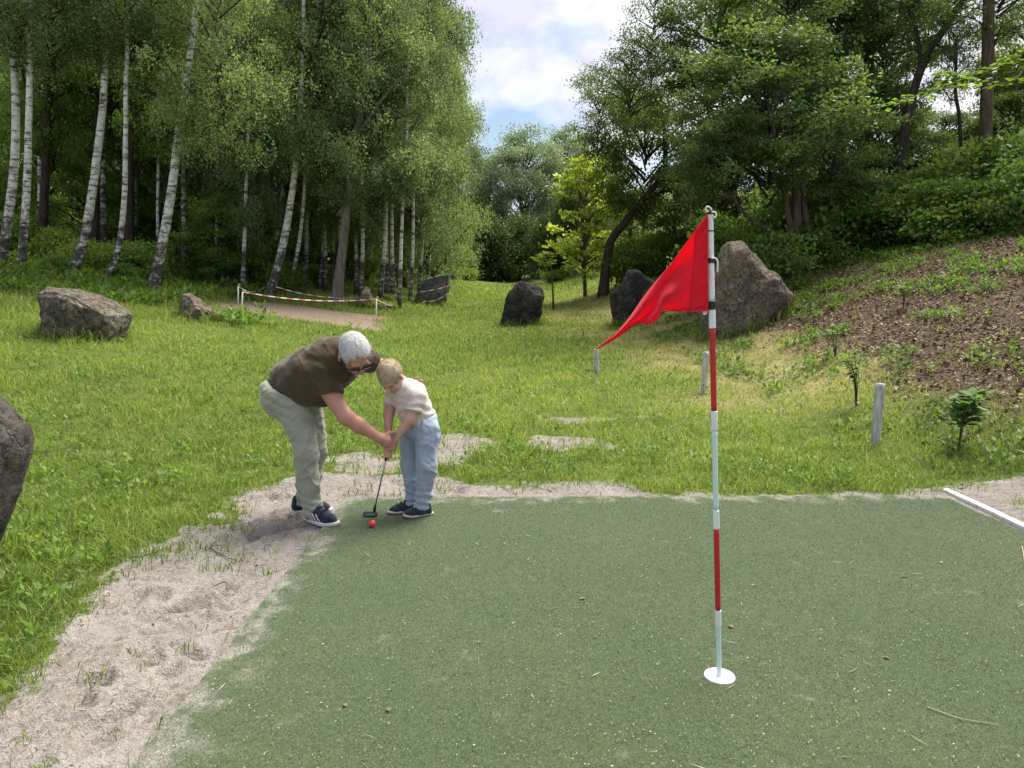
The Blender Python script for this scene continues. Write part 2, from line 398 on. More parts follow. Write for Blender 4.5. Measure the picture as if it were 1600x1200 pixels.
def turf_fibres(n):
    rs = np.random.default_rng(77); y = np.exp(rs.uniform(math.log(1.35), math.log(GY1 + .02), n)); x = rs.uniform(GX0 - .01, GX1, n)
    k = (np.abs(x) < 0.78 * y + .35) & ~((x < GX0 + .12) & (y > 5.0)); x, y = x[k], y[k]; n = len(x)
    az = rs.uniform(0, 6.283, n); L = rs.uniform(.004, .0095, n) * (1 + .08 * y); w = (.0010 + .00036 * y) * rs.uniform(.7, 1.3, n)
    d = np.stack([np.cos(az), np.sin(az), np.zeros(n)], 1); sd_ = np.stack([-np.sin(az), np.cos(az), np.zeros(n)], 1); base = np.stack([x, y, np.full(n, .0118)], 1)
    V = np.stack([base - sd_ * w[:, None] * .5, base + sd_ * w[:, None] * .5, base + d * (L * rs.uniform(.3, 1, n))[:, None] + np.array([0, 0, 1.]) * (L * rs.uniform(.25, .75, n))[:, None]], 1).reshape(-1, 3)
    big = n2d(x, y, .5, 78, 3); rn = np.clip(.45 + .25 * big + .24 * rs.normal(size=n), 0, .93); rn = np.where(rs.uniform(0, 1, n) < .03, 1.0, rn)
    b = MB('turf_fibre'); c = b.ramp(b.attr('rnd'), [(0, (0.014, 0.030, 0.012)), (0.5, (0.056, 0.098, 0.034)), (0.94, (0.118, 0.166, 0.070)), (1.0, (0.30, 0.29, 0.20))]); b.done(b.principled(c, .75, spec=.25))
    return mesh_data('turf_fibres', V, np.arange(n * 3).reshape(-1, 3), {'rnd': ('FACE', rn)}, smooth=False, mats=[MATS['turf_fibre']])
o = obj('turf_fibres', turf_fibres(330000), green); o['kind'] = 'stuff'
tag(green, 'flat dark green artificial turf putting green with worn sandy rim', 'putting green', kind='structure')

# ================================================================== boulders
def rock_mat(name, dark, mid, light, moss=None, mossamt=0.6, wet=0.0):
    b = MB(name); v = b.coord()
    a = b.noise(v, 2.2, 8, 0.62); f = b.noise(v, 16, 6, 0.7); g = b.noise(v, 70, 4, 0.7)
    c = b.ramp(a, [(0.30, dark), (0.5, mid), (0.70, light)])
    c = b.mix(b.ramp(f, [(0.38, (0.95, 0.95, 0.95)), (0.55, (0, 0, 0))]), c, tuple(x * 0.32 for x in mid))
    c = b.mix(b.ramp(g, [(0.62, (0, 0, 0)), (0.75, (0.6, 0.6, 0.6))]), c, tuple(min(1, x * 1.7) for x in light))
    if moss:
        m = b.noise(v, 3.1, 6, 0.65)
        c = b.mix(b.ramp(m, [(0.52, (0, 0, 0)), (0.64, (mossamt,) * 3)]), c, moss)
    vo = b.n('ShaderNodeTexVoronoi'); vo.feature = 'DISTANCE_TO_EDGE'; vo.inputs['Scale'].default_value = 3.0
    wv = b.n('ShaderNodeVectorMath', operation='ADD'); b.link(v, wv.inputs[0])
    nn = b.n('ShaderNodeTexNoise'); nn.inputs['Scale'].default_value = 3; nn.inputs['Detail'].default_value = 5; b.link(v, nn.inputs['Vector'])
    b.link(nn.outputs[1], wv.inputs[1]); b.link(wv.outputs[0], vo.inputs['Vector'])
    cr = b.ramp(vo.outputs[0], [(0.0, (0, 0, 0)), (0.05, (1, 1, 1))])
    c = b.mix(b.ramp(vo.outputs[0], [(0.0, (0.8, 0.8, 0.8)), (0.028, (0, 0, 0))]), c, tuple(x * 0.4 for x in dark))
    li = b.noise(v, 5.5, 7, 0.7); c = b.mix(b.ramp(li, [(0.60, (0, 0, 0)), (0.66, (0.5, 0.5, 0.5))]), c, tuple(min(1, x * 1.5) for x in light))
    h = b.math('ADD', b.math('MULTIPLY', f, 1.0), b.math('MULTIPLY', g, 0.35)); h = b.math('ADD', h, b.math('MULTIPLY', cr, 0.25))
    return b.done(b.principled(c, 0.88, b.bump(h, 1.0, 0.11), 0.25))
ROCKS = []
def rock(name, outline, base_px, depth_scale, mat, label, seed, group=None, planes=9, D=None, amp=0.065, rough=1.0, clip=(0.66, 0.9), shrink=0.95):
    """a boulder whose outline, seen from the path, follows the given pixels; real thickness depth_scale x width"""
    D = D or float(G(*base_px)[1])
    pts = np.array([P(x, y, D) for x, y in outline]); c0 = pts.mean(0); pts = c0 + (pts - c0) * shrink
    N = 130
    ring = spline(np.concatenate([pts, pts[:1]]), N + 1)[:-1]
    seg = np.concatenate([pts, pts[:1]]); L = np.r_[0, np.cumsum(np.linalg.norm(np.diff(seg, axis=0), axis=1))]
    tt = np.linspace(0, L[-1], N, endpoint=False)
    lin = np.stack([np.interp(tt, L, seg[:, k]) for k in range(3)], 1)
    ring = lin
    w = np.ptp(pts[:, 0]); hz = np.ptp(pts[:, 2]); T = depth_scale * w / 2
    M = 44; rs = np.random.default_rng(seed); V = []
    for s in np.linspace(-1, 1, M):
        th = s * math.pi / 2; sc = max(0.02, abs(math.cos(th)) ** 0.55); dy = math.copysign(abs(math.sin(th)) ** 0.8, th)
        r = (ring - c0) * sc; r[:, 1] = dy * T + 0.10 * T * rs.normal()*0.15
        V.append(r)
    V = np.concatenate(V)
    for k in range(planes):                # flat fracture faces
        n = norm(rs.normal(size=3) * [1, 1.7, 1]); n = norm(np.array([n[0] * 0.6, -abs(n[1]) if k % 3 else abs(n[1]), n[2] * 0.7]))
        e = V @ n; q = e.max() * rs.uniform(*clip)
        V = V - np.maximum(0, e - q)[:, None] * n * 0.94
    sz = (w + hz) / 2; ROCKS.append((float(c0[0]), float(D), float(w) / 2, float(T)))
    nrm = V / (np.linalg.norm(V, axis=1)[:, None] + 1e-9)
    rid = 1 - np.abs(fbm(V / sz * 3.0 + seed, 4, seed + 3))
    V = V + nrm * (sz * amp * rough * (fbm(V / sz * 4 + seed, 5, seed, 0.55) + 1.1 * (rid - 0.75)))[:, None]
    V = V + nrm * (sz * 0.018 * rough * fbm(V / sz * 18, 4, seed + 9, .65))[:, None]
    n = N; i = np.arange(M - 1)[:, None] * n; j = np.arange(n)[None]; j2 = (j + 1) % n
    Q = np.stack([i + j, i + n + j, i + n + j2, i + j2], -1).reshape(-1, 4)
    C0 = len(V); V = np.concatenate([V, V[:n].mean(0)[None], V[-n:].mean(0)[None]])
    jj = np.arange(n); T_ = np.concatenate([np.stack([np.full(n, C0), jj, (jj + 1) % n], 1), np.stack([np.full(n, C0 + 1), (M - 1) * n + (jj + 1) % n, (M - 1) * n + jj], 1)])
    o = obj(name, mesh_data(name, V, [Q, T_], smooth=True), None, c0, mat)
    return tag(o, label, 'boulder', group)
rm_brown = rock_mat('rock_mossy', (0.114, 0.098, 0.073), (0.252, 0.22, 0.17), (0.471, 0.439, 0.382), (0.105, 0.10, 0.035))
rm_dark = rock_mat('rock_dark', (0.034, 0.032, 0.032), (0.072, 0.07, 0.066), (0.156, 0.15, 0.138), (0.10, 0.085, 0.06), 0.35)
rm_grey = rock_mat('rock_grey', (0.094, 0.094, 0.094), (0.2, 0.2, 0.194), (0.375, 0.362, 0.35))
rm_tan = rock_mat('rock_tan', (0.148, 0.119, 0.09), (0.313, 0.258, 0.205), (0.522, 0.452, 0.365), (0.14, 0.11, 0.03), 0.5)
rm_near = rock_mat('rock_near', (0.085, 0.073, 0.066), (0.165, 0.145, 0.132), (0.28, 0.255, 0.24))
rock('boulder', [(68, 452), (86, 443), (118, 448), (150, 458), (183, 478), (200, 492), (199, 512), (192, 545), (80, 548), (74, 520), (76, 480)], (135, 526), 0.9, rm_brown,
     'large mossy boulder in tall grass in front of the left birches', 3, planes=6, clip=(.78, .95), shrink=.89)
rock('boulder', [(281, 462), (292, 457), (305, 464), (322, 478), (342, 490), (348, 497), (340, 512), (283, 510), (281, 485)], (315, 500), 0.8, rm_tan,
     'low wedge of pale broken rock in the grass beside the taped pit', 5, amp=0.07)
rock('boulder', [(664, 432), (702, 428), (704, 445), (698, 470), (700, 488), (642, 488), (650, 464), (658, 446)], (672, 477), 0.55, rm_grey,
     'leaning grey slab behind the barrier tape', 7, D=float(G(672, 477)[1]))
rock('boulder', [(790, 466), (803, 443), (812, 437), (846, 446), (852, 462), (846, 494), (838, 520), (788, 522), (783, 500)], (815, 506), 0.75, rm_dark,
     'dark upright boulder alone in the middle of the grass', 11, planes=6, clip=(.8, .96))
rock('boulder', [(955, 458), (972, 440), (980, 422), (995, 416), (1003, 428), (1016, 436), (1040, 446), (1042, 470), (1030, 500), (1000, 525), (962, 515), (956, 490)], (985, 503), 0.7, rm_dark,
     'black boulder with a notched top behind the flag', 13, planes=6, clip=(.8, .97))
rock('boulder', [(1098, 525), (1090, 488), (1108, 450), (1124, 405), (1136, 380), (1154, 373), (1164, 384), (1188, 410), (1212, 434), (1232, 460), (1234, 490), (1215, 510), (1180, 530), (1140, 540)], (1150, 512), 0.8, rm_tan,
     'tall pointed brown boulder on the bank behind the flagstick', 17, planes=7, amp=0.07, clip=(.80, .97))
rock('boulder', [(-150, 640), (-90, 585), (-45, 602), (-8, 632), (22, 672), (27, 712), (20, 765), (4, 818), (-18, 858), (-40, 905), (-120, 930), (-190, 800)], (-60, 900), 0.8, rm_near,
     'rounded brown boulder cut off by the near grass edge', 19, D=3.75, amp=0.02, rough=0.6, planes=4, clip=(.85,.97))
rock('boulder', [(545, 470), (556, 464), (566, 466), (571, 447), (577, 450), (582, 466), (581, 484), (547, 486)], (565, 480), 0.8, rm_tan,
     'small spiked rock standing inside the taped pit', 23)
rock('boulder', [(603, 466), (615, 460), (629, 459), (632, 466), (620, 472), (604, 472)], (617, 470), 0.9, rm_grey,
     'flat grey stone lying between the spiked rock and the slab', 29)
rock('boulder', [(589, 480), (602, 476), (616, 479), (616, 488), (590, 488)], (602, 484), 0.9, rm_brown,
     'low stone at the corner of the taped pit', 31)
rock('boulder', [(888, 436), (890, 420), (898, 412), (906, 418), (907, 440)], (897, 436), 0.8, rm_tan,
     'distant boulder behind the yellow-green sapling', 37)

# ================================================================== trees
def leaf_quads(C, A, Bv, fold=0.0):
    """rhombic leaves: centres C, half long axis A, half short axis Bv"""
    n = len(C); V = np.empty((n, 4, 3)); V[:, 0] = C - A; V[:, 1] = C + Bv - A * 0.15; V[:, 2] = C + A; V[:, 3] = C - Bv - A * 0.15
    return V.reshape(-1, 3), np.arange(n * 4).reshape(-1, 4)
def rand_dirs(rs, n, bias=(0, 0, 0)):
    d = rs.normal(size=(n, 3)) + bias; return d / np.linalg.norm(d, axis=1)[:, None]
def make_crown(name, seed, rx, rz, nb, per, leaf, mat, style='broad', shape='egg', spread=0.45, bark=None, open_=0.0, tint=0.35):
    """-> (leaf mesh, branch mesh) of a crown centred at 0, trunk axis = z"""
    rs = np.random.default_rng(seed); C, A, B_, rn, tubes = [], [], [], [], []
    for k in range(nb):
        h = rs.uniform(-0.92, 0.97); az = k * 2.39996 + rs.normal() * 0.4
        prof = math.sqrt(max(0.04, 1 - h * h)) if shape == 'egg' else (math.sqrt(max(0.03, 1 - h * h)) * (1.0 - 0.35 * h))
        r = rx * prof * rs.uniform(0.55, 1.08); z1 = h * rz
        z0 = z1 - (0.5 if style != 'birch' else 0.8) * r * rs.uniform(0.5, 1.2) - 0.1
        end = np.array([r * math.cos(az), r * math.sin(az), z1]); st = np.array([0, 0, z0])
        mid = st * 0.5 + end * 0.5 + np.array([0, 0, 0.18 * r]) + rs.normal(size=3) * 0.08 * r
        pl = spline([st, mid, end], 7)
        tubes.append(tube(pl, np.linspace(0.018 + 0.012 * r, 0.005, 7), 4, False))
        clv = rs.uniform(-1, 1)
        ncl = max(3, int(3 + r * 2.2))
        for q in range(ncl):
            t = rs.uniform(0.3, 1.0) ** 0.7; p = pl[0] * 0 + np.array([np.interp(t, np.linspace(0, 1, 7), pl[:, a]) for a in range(3)])
            p = p + rs.normal(size=3) * spread * np.array([0.7, 0.7, 0.45])
            n = int(per * rs.uniform(0.4, 1.5)); cv = 0.5 + tint * 0.5 * clv + tint * 0.5 * rs.uniform(-1, 1)
            if style == 'birch':               # hanging strings of small leaves
                ns = max(2, n // 16); s0 = p + rs.normal(size=(ns, 3)) * [spread, spread, spread * 0.5]
                Ls = rs.uniform(0.2, 1.0, ns); m = 16
                tt = rs.uniform(0, 1, (ns, m)); sw = rs.normal(size=(ns, 3)) * [0.30, 0.30, 0.12]
                pos = s0[:, None] + tt[..., None] * (sw[:, None] + np.array([0, 0, -1.0]) * Ls[:, None, None]) + rs.normal(size=(ns, m, 3)) * 0.07
                pos = pos.reshape(-1, 3); a = rand_dirs(rs, len(pos), (0, 0, -1.3)); nn = rand_dirs(rs, len(pos))
            else:
                pos = p + rs.normal(size=(n, 3)) * spread * np.array([0.75, 0.75, 0.38])
                a = rand_dirs(rs, len(pos), (0, 0, -0.25)); nn = rand_dirs(rs, len(pos), (0, 0, 1.0))
            bb = np.cross(nn, a); bb /= np.linalg.norm(bb, axis=1)[:, None] + 1e-9
            l = leaf * rs.uniform(0.6, 1.25, len(pos))[:, None] * 0.5
            C.append(pos); A.append(a * l); B_.append(bb * l * 0.62)
            rn.append(np.clip(cv + rs.normal(size=len(pos)) * 0.17, 0, 1))
    C, A, B_, rn = map(np.concatenate, (C, A, B_, rn))
    V, Q = leaf_quads(C, A, B_)
    lm_ = mesh_data(name, V, Q, {'rnd': ('FACE', rn)}, smooth=False, mats=[mat])
    tv, tf = join(tubes); bm_ = mesh_data(name + '_branches', tv, tf, mats=[bark])
    return lm_, bm_, rx, rz

# bark
b = MB('birch_bark'); v = b.coord((1, 1, 1)); vs = b.coord((2.0, 2.0, 9.0))
a = b.noise(vs, 1.3, 5, 0.7); a2 = b.noise(b.coord((1, 1, 3)), 2.2, 4); f = b.noise(v, 9, 5, 0.7)
white = b.ramp(f, [(0.3, (0.42, 0.40, 0.37)), (0.6, (0.74, 0.72, 0.69))])
c = b.mix(b.ramp(a, [(0.39, (0.95, 0.95, 0.95)), (0.49, (0, 0, 0))]), white, (0.055, 0.048, 0.042))
c = b.mix(b.ramp(a2, [(0.60, (0, 0, 0)), (0.72, (0.75, 0.75, 0.75))]), c, (0.10, 0.092, 0.08))
low = b.ramp(b.math('ADD', b.math('MULTIPLY', b.attr('up'), 0.55), b.math('MULTIPLY', b.math('ADD', b.math('SUBTRACT', a2, 0.5), b.math('MULTIPLY', b.math('SUBTRACT', f, 0.5), 0.9)), 3.2)), [(0.35, (1, 1, 1)), (1.0, (0, 0, 0))])
c = b.mix(b.math('MULTIPLY', low, 0.92), c, b.mix(a, (0.016, 0.013, 0.011), (0.060, 0.051, 0.044)))
b.done(b.principled(c, 0.75, b.bump(b.math('ADD', f, a), 0.6, 0.02), 0.25))
def bark_mat(name, dark, light):
    b = MB(name); a = b.noise(b.coord((6, 6, 1.0)), 2.5, 6, 0.65); f = b.noise(b.coord(), 14, 4)
    c = b.ramp(a, [(0.32, dark), (0.68, light)])
    return b.done(b.principled(c, 0.9, b.bump(b.math('ADD', a, f), 0.8, 0.03), 0.15))
bark_dark = bark_mat('bark_dark', (0.022, 0.018, 0.014), (0.075, 0.062, 0.05))
bark_brown = bark_mat('bark_brown', (0.045, 0.034, 0.025), (0.14, 0.108, 0.08))
bark_grey = bark_mat('bark_grey', (0.09, 0.08, 0.068), (0.23, 0.21, 0.185))

L_birch = leaf_mat('leaf_birch', (0.060, 0.105, 0.038), (0.215, 0.285, 0.115), 0.45)
L_birch2 = leaf_mat('leaf_birch_grey', (0.055, 0.098, 0.046), (0.20, 0.265, 0.125), 0.45)
L_dark = leaf_mat('leaf_beech', (0.055, 0.110, 0.022), (0.17, 0.27, 0.055), 0.5)
L_right = leaf_mat('leaf_cherry', (0.034, 0.066, 0.020), (0.115, 0.175, 0.052), 0.45)
L_olive = leaf_mat('leaf_olive', (0.050, 0.080, 0.022), (0.13, 0.17, 0.046), 0.45)
L_willow = leaf_mat('leaf_willow', (0.13, 0.18, 0.12), (0.27, 0.34, 0.24), 0.35)
L_lime = leaf_mat('leaf_lime', (0.15, 0.22, 0.03), (0.38, 0.45, 0.085), 0.48)
L_shrub = leaf_mat('leaf_shrub', (0.045, 0.090, 0.018), (0.13, 0.22, 0.045), 0.45)
L_nettle = leaf_mat('leaf_nettle', (0.07, 0.12, 0.02), (0.19, 0.27, 0.05), 0.45)

CR = {}
for k in range(3): CR['birch%d' % k] = make_crown('birch_crown_%d' % k, 100 + k, 2.3, 4.6, 60, 120, 0.080, L_birch, 'birch', bark=bark_dark, spread=0.23, tint=0.75)
for k in range(2): CR['birchg%d' % k] = make_crown('grey_birch_crown_%d' % k, 120 + k, 2.3, 5.2, 64, 124, 0.092, L_birch2, 'birch', shape='cone', bark=bark_dark, spread=0.25, tint=0.75)
for k in range(3): CR['beech%d' % k] = make_crown('beech_crown_%d' % k, 140 + k, 2.6, 3.0, 40, 58, 0.135, L_dark, bark=bark_dark, spread=0.34, tint=0.6)
for k in range(3): CR['right%d' % k] = make_crown('cherry_crown_%d' % k, 160 + k, 2.7, 2.7, 48, 62, 0.125, L_right, bark=bark_dark, spread=0.31, tint=0.7)
CR['sparse'] = make_crown('sparse_crown', 170, 2.6, 2.6, 34, 40, 0.12, L_right, bark=bark_dark, spread=0.36)
for k in range(2): CR['olive%d' % k] = make_crown('olive_crown_%d' % k, 180 + k, 2.8, 2.6, 44, 60, 0.135, L_olive, bark=bark_dark, spread=0.33, tint=0.6)
CR['willow'] = make_crown('willow_crown', 190, 4.5, 5.5, 80, 62, 0.20, L_willow, bark=bark_dark, spread=0.6)
CR['sapling'] = make_crown('sapling_crown', 195, 1.2, 1.75, 60, 13, 0.14, L_lime, bark=bark_brown, spread=0.15, tint=0.5)
CR['shrub0'] = make_crown('shrub_foliage_0', 200, 1.0, 0.8, 26, 44, 0.125, L_shrub, bark=bark_brown, spread=0.28)
CR['shrub1'] = make_crown('shrub_foliage_1', 201, 1.0, 0.9, 26, 40, 0.14, L_shrub, bark=bark_brown, spread=0.30)
CR['nettle'] = make_crown('nettle_foliage', 202, 1.0, 0.6, 26, 44, 0.11, L_nettle, bark=bark_brown, spread=0.25)
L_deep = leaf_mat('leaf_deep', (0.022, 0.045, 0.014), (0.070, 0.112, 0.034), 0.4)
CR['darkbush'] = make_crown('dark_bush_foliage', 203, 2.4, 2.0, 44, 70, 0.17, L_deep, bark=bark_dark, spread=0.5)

def tree(name, label, stems, crowns, bark, group=None, D=None, cat='tree', up_scale=1.0, nseg=22, sides=9, slim=1.0):
    """stems: [([(px,py),...], w0px, w1px, depth offset)], the first one's first point is the foot; crowns: [(variant, px, py, rx_px, rz_px, depth offset)]"""
    foot = G(*stems[0][0][0]) if D is None else None
    if D is None: D = float(foot[1])
    else:
        d = ray(*stems[0][0][0]); x = d[0] / d[1] * D; foot = np.array([x, D, h1(x, D)])
    root = empty(name, foot, label, cat, group)
    k = D / FPX; tip = None
    cr0 = crowns[0] if crowns else None
    tubes, ups = [], []
    for si, (px, w0, w1, dd) in enumerate(stems):
        pts = np.array([P(x, y, D + dd * (i / max(1, len(px) - 1))) for i, (x, y) in enumerate(px)])
        pts[0, 2] = (foot[2] if si == 0 else min(pts[0, 2], pts[0, 2])) - (0.25 if si == 0 else 0)
        pl = spline(pts, nseg)
        if si == 0 and cr0 is not None:        # carry the stem on into the crown
            cc = P(cr0[1], cr0[2], D + cr0[5]); topz = cc[2] + 0.75 * cr0[4] * k
            if topz > pl[-1, 2] + 0.3:
                e = np.array([cc[0] * 0.7 + pl[-1, 0] * 0.3, cc[1], topz]); m = pl[-1] * 0.5 + e * 0.5 + (pl[-1] - pl[-4]) * 0.3
                ext = spline([pl[-1], m, e], 10)[1:]
                rad = np.concatenate([np.linspace(w0, w1, len(pl)), np.linspace(w1, w1 * 0.2, len(ext))]); pl = np.concatenate([pl, ext])
            else: rad = np.linspace(w0, w1, len(pl))
        else: rad = np.linspace(w0, w1, len(pl))
        rad = rad * k * 0.5 * slim
        rr = np.random.default_rng(int(abs(px[0][0]) * 7 + abs(px[0][1]) + si))
        if si == 0: rad[:4] *= np.array([1.45, 1.25, 1.12, 1.04])
        pl = pl + fbm(pl * 1.1 + rr.uniform(0, 50), 2, 5)[:, None] * np.array([0.05, 0.05, 0]) * np.linspace(0, 1, len(pl))[:, None]
        V, Q, T = tube(pl - foot, rad, sides)
        ups.append((V[:, 2]) * up_scale); tubes.append((V, Q, T))
    V, F = join(tubes)
    obj('trunk', mesh_data('trunk', V, F, {'up': ('POINT', np.clip(np.concatenate(ups), 0, 5))}), root, None, bark)
    rr = np.random.default_rng(int(abs(stems[0][0][0][0]) * 13 + 5))
    for (cv, px, py, rxp, rzp, dd) in crowns:
        lm_, bm_, rx, rz = CR[cv]; c = P(px, py, D + dd) - foot; kk = (D + dd) / FPX
        sc = (rxp * kk / rx, rxp * kk / rx, rzp * kk / rz); rot = rr.uniform(0, 6.28)
        for nm, me_ in (('crown', lm_), ('branches', bm_)):
            o = obj(nm, me_, root, c); o.scale = sc; o.rotation_euler = (0, 0, rot)
    return root
BIR = MATS['birch_bark']
GB = 'birches at the edge of the wood'
tree('birch_tree', 'white birch at the outer edge of the wood, trunk hard against the frame', [([(-4, 418), (12, 350), (22, 260), (24, 150), (21, 0)], 20, 12, 0)], [('birch0', 20, -95, 120, 190, 0)], BIR, GB, slim=0.74)
tree('birch_tree', 'white birch second from the frame edge, nearly straight with a black foot', [([(30, 428), (38, 350), (44, 250), (46, 120), (48, 0)], 17, 10, 0)], [('birch1', 70, -90, 110, 175, 0.3)], BIR, GB, slim=0.74)
tree('birch_tree', 'thin spotted birch just behind the second birch from the frame edge', [([(50, 412), (62, 320), (62, 220), (55, 100), (52, 0)], 12, 8, 0)], [('birchg0', 60, -60, 100, 170, 0.5)], BIR, GB, slim=0.74, D=24)
tree('birch_tree', 'bright white birch above the mossy boulder, sweeping up from a bent foot', [([(100, 434), (128, 388), (143, 310), (156, 210), (164, 110), (173, 0)], 20, 11, 0)], [('birch2', 190, -110, 125, 190, 0)], BIR, GB, slim=0.74)
tree('birch_tree', 'slender birch with a hooked foot beside the bright white birch', [([(152, 444), (182, 400), (194, 310), (196, 190), (198, 40)], 13, 8, 0)], [('birch1', 225, -50, 110, 160, 0.4)], BIR, GB, slim=0.74)
tree('birch_tree', 'dark-stemmed birch standing behind the hooked slender birch', [([(163, 424), (162, 340), (161, 240), (160, 90)], 13, 8, 0)], [('birchg1', 150, -20, 100, 170, 1)], BIR, GB, slim=0.74, D=23, up_scale=0.35)
tree('birch_tree', 'stout pale birch leaning over the low wedge rock', [([(234, 458), (254, 380), (268, 300), (279, 215), (290, 130), (304, 20)], 21, 12, 0)], [('birch0', 335, 25, 115, 215, -0.4)], BIR, GB, slim=0.74)
tree('birch_tree', 'short dark birch trunk between the stout pale birch and the taped pit', [([(288, 430), (288, 370), (287, 300), (284, 200)], 13, 7, 0)], [('birchg0', 270, 20, 100, 190, 1)], BIR, GB, slim=0.74, D=24, up_scale=0.5)
tree('birch_tree', 'bent birch with a dark foot at the near rods of the barrier tape', [([(385, 446), (418, 402), (436, 350), (446, 260), (452, 180)], 13, 8, 0)], [('birch1', 440, 105, 100, 215, 0)], BIR, GB, slim=0.74)
tree('birch_tree', 'thick-footed birch rising behind the slack of the barrier tape', [([(417, 462), (439, 395), (451, 335), (461, 265), (470, 170)], 19, 10, 0)], [('birch2', 492, 40, 110, 230, 0.2)], BIR, GB, slim=0.74)
tree('birch_tree', 'thin curved birch just beyond the thick-footed birch', [([(446, 444), (464, 398), (474, 320), (480, 230)], 10, 6, 0)], [('birchg1', 520, 80, 100, 200, 0.5)], BIR, GB, slim=0.74, D=23)
tree('leaning_tree', 'straight grey-brown leaning trunk rooted at the far side of the taped pit', [([(523, 474), (536, 380), (547, 290), (556, 210), (572, 120)], 16, 9, 0), ([(556, 215), (600, 150), (640, 110)], 6, 2, 0), ([(552, 250), (520, 190), (490, 150)], 5, 2, 0)],
     [('birchg0', 585, 120, 100, 205, 0.5)], bark_grey, None)
tree('birch_tree', 'swan-necked birch curving up beyond the grey leaning trunk', [([(536, 440), (562, 412), (582, 372), (591, 325), (597, 250)], 13, 8, 0)], [('birchg1', 612, 195, 84, 200, 0)], BIR, GB, slim=0.74)
far_b = [((640, 446), (645, 380), (646, 300), (648, 230), 642, 130, 74, 225, 26, 'birchg0'), ((654, 444), (660, 370), (664, 300), (668, 200), 666, 215, 70, 195, 28, 'birchg1'),
         ((667, 440), (671, 390), (674, 310), (678, 200), 680, 70, 58, 215, 31, 'birchg0'), ((679, 436), (689, 375), (694, 300), (698, 200), 694, 240, 62, 180, 33, 'birchg1'),
         ((698, 428), (706, 375), (710, 310), (712, 230), 716, 258, 46, 128, 38, 'birchg0')]
fl = ['slim white birch nearest the grey slab in the far cluster', 'second slim birch of the far cluster behind the grey slab', 'spindly birch in the middle of the far cluster by the slab',
      'slanting white birch of the far cluster above the slab', 'farthest slanting birch at the end of the wood beside the sky gap']
for (a0, a1, a2_, a3, cx, cy, rx, rz, D, cv), l in zip(far_b, fl):
    tree('birch_tree', l, [([a0, a1, a2_, a3], 7, 4, 0)], [(cv, cx, cy, rx, rz, 0.5)], BIR, GB, D=D, up_scale=1.3, slim=.9)
THIN = ['thin birch stem outside the bright trunks at the very frame edge', 'thin birch stem between the spotted birch and the bright white birch', 'thin birch stem right at the foot of the bright white birch',
        'thin birch stem just beyond the hooked slender birch', 'thin birch stem in the gap before the stout pale birch', 'thin birch stem beyond the short dark trunk, first of three', 'thin birch stem beyond the short dark trunk, second of three',
        'thin birch stem beyond the short dark trunk, third of three', 'thin birch stem behind the bent birch at the near rods', 'thin birch stem just past the thin curved birch', 'thin birch stem second past the thin curved birch',
        'thin birch stem third past the thin curved birch', 'thin birch stem touching the grey leaning trunk', 'thin birch stem behind the foot of the swan-necked birch', 'thin birch stem first beyond the swan-necked birch',
        'thin birch stem second beyond the swan-necked birch', 'thin birch stem third beyond the swan-necked birch', 'thin birch stem just before the far cluster by the grey slab']
BACK = ['tall dark tree at the back behind the outermost birch', 'tall dark tree at the back behind the second birch', 'tall dark tree at the back behind the bright white birch', 'tall dark tree at the back behind the stout pale birch', 'tall dark tree at the back behind the short dark trunk', 'tall dark tree at the back behind the thick-footed birch', 'tall dark tree at the back behind the swan-necked birch', 'tall dark crown above the far birch cluster', 'tallest dark crown bordering the sky gap', 'dark tree low behind the far birch cluster', 'tall dark tree beyond the frame edge of the wood']
UNDER = ['dark leafy tree in the shade at the frame edge of the wood', 'dark leafy tree behind the three outermost birches', 'low dark leafy tree right above the mossy boulder', 'dark leafy tree between the hooked birch and the stout pale birch', 'low dark leafy tree at the foot of the stout pale birch',
         'tall dark leafy tree just beyond the stout pale birch', 'low layered beech directly above the low wedge rock', 'layered beech over the near rods of the barrier tape', 'dark leafy tree behind the bent and thick-footed birches', 'dark leafy tree just before the grey leaning trunk',
         'dark leafy tree behind the swan-necked birch', 'dark leafy tree just before the far birch cluster', 'dark leafy tree showing beneath the last birch of the wood']
BANKT = ['leafy olive tree on the bank right at the upper frame edge', 'olive undergrowth tree at the foot of the straight tall trunk', 'dark leafy tree in the bright gap below the crooked stem', 'olive tree crown hanging into the upper frame corner', 'dark leafy tree at the foot of the slanting trunk', 'low olive tree over the tall brown boulder',
         'dark leafy tree right behind the many stems', 'olive tree between the forked leaning tree and the many-stemmed tree', 'broad dark tree behind the thick straight trunk', 'dark tree outside the frame edge on the bank', 'tall dark tree behind the crown over the sky gap', 'tall dark tree showing above the many-stemmed tree']
for x0, by, w, D, l in ((70, 424, 15, 22, 'black tree trunk in shade between the second birch and the bright white birch'), (150, 420, 14, 22.5, 'black tree trunk in shade right behind the bright white birch'), (203, 428, 12, 22, 'black tree trunk in shade just past the hooked slender birch')):
    tree('dark_tree', l, [([(x0, by), (x0 - 2, 330), (x0 + 3, 200)], w, w * .7, 0)], [('beech1', x0 + 5, 130, 70, 120, .6)], bark_dark, 'black trunks in the shade of the wood', D=D, nseg=10, sides=8)
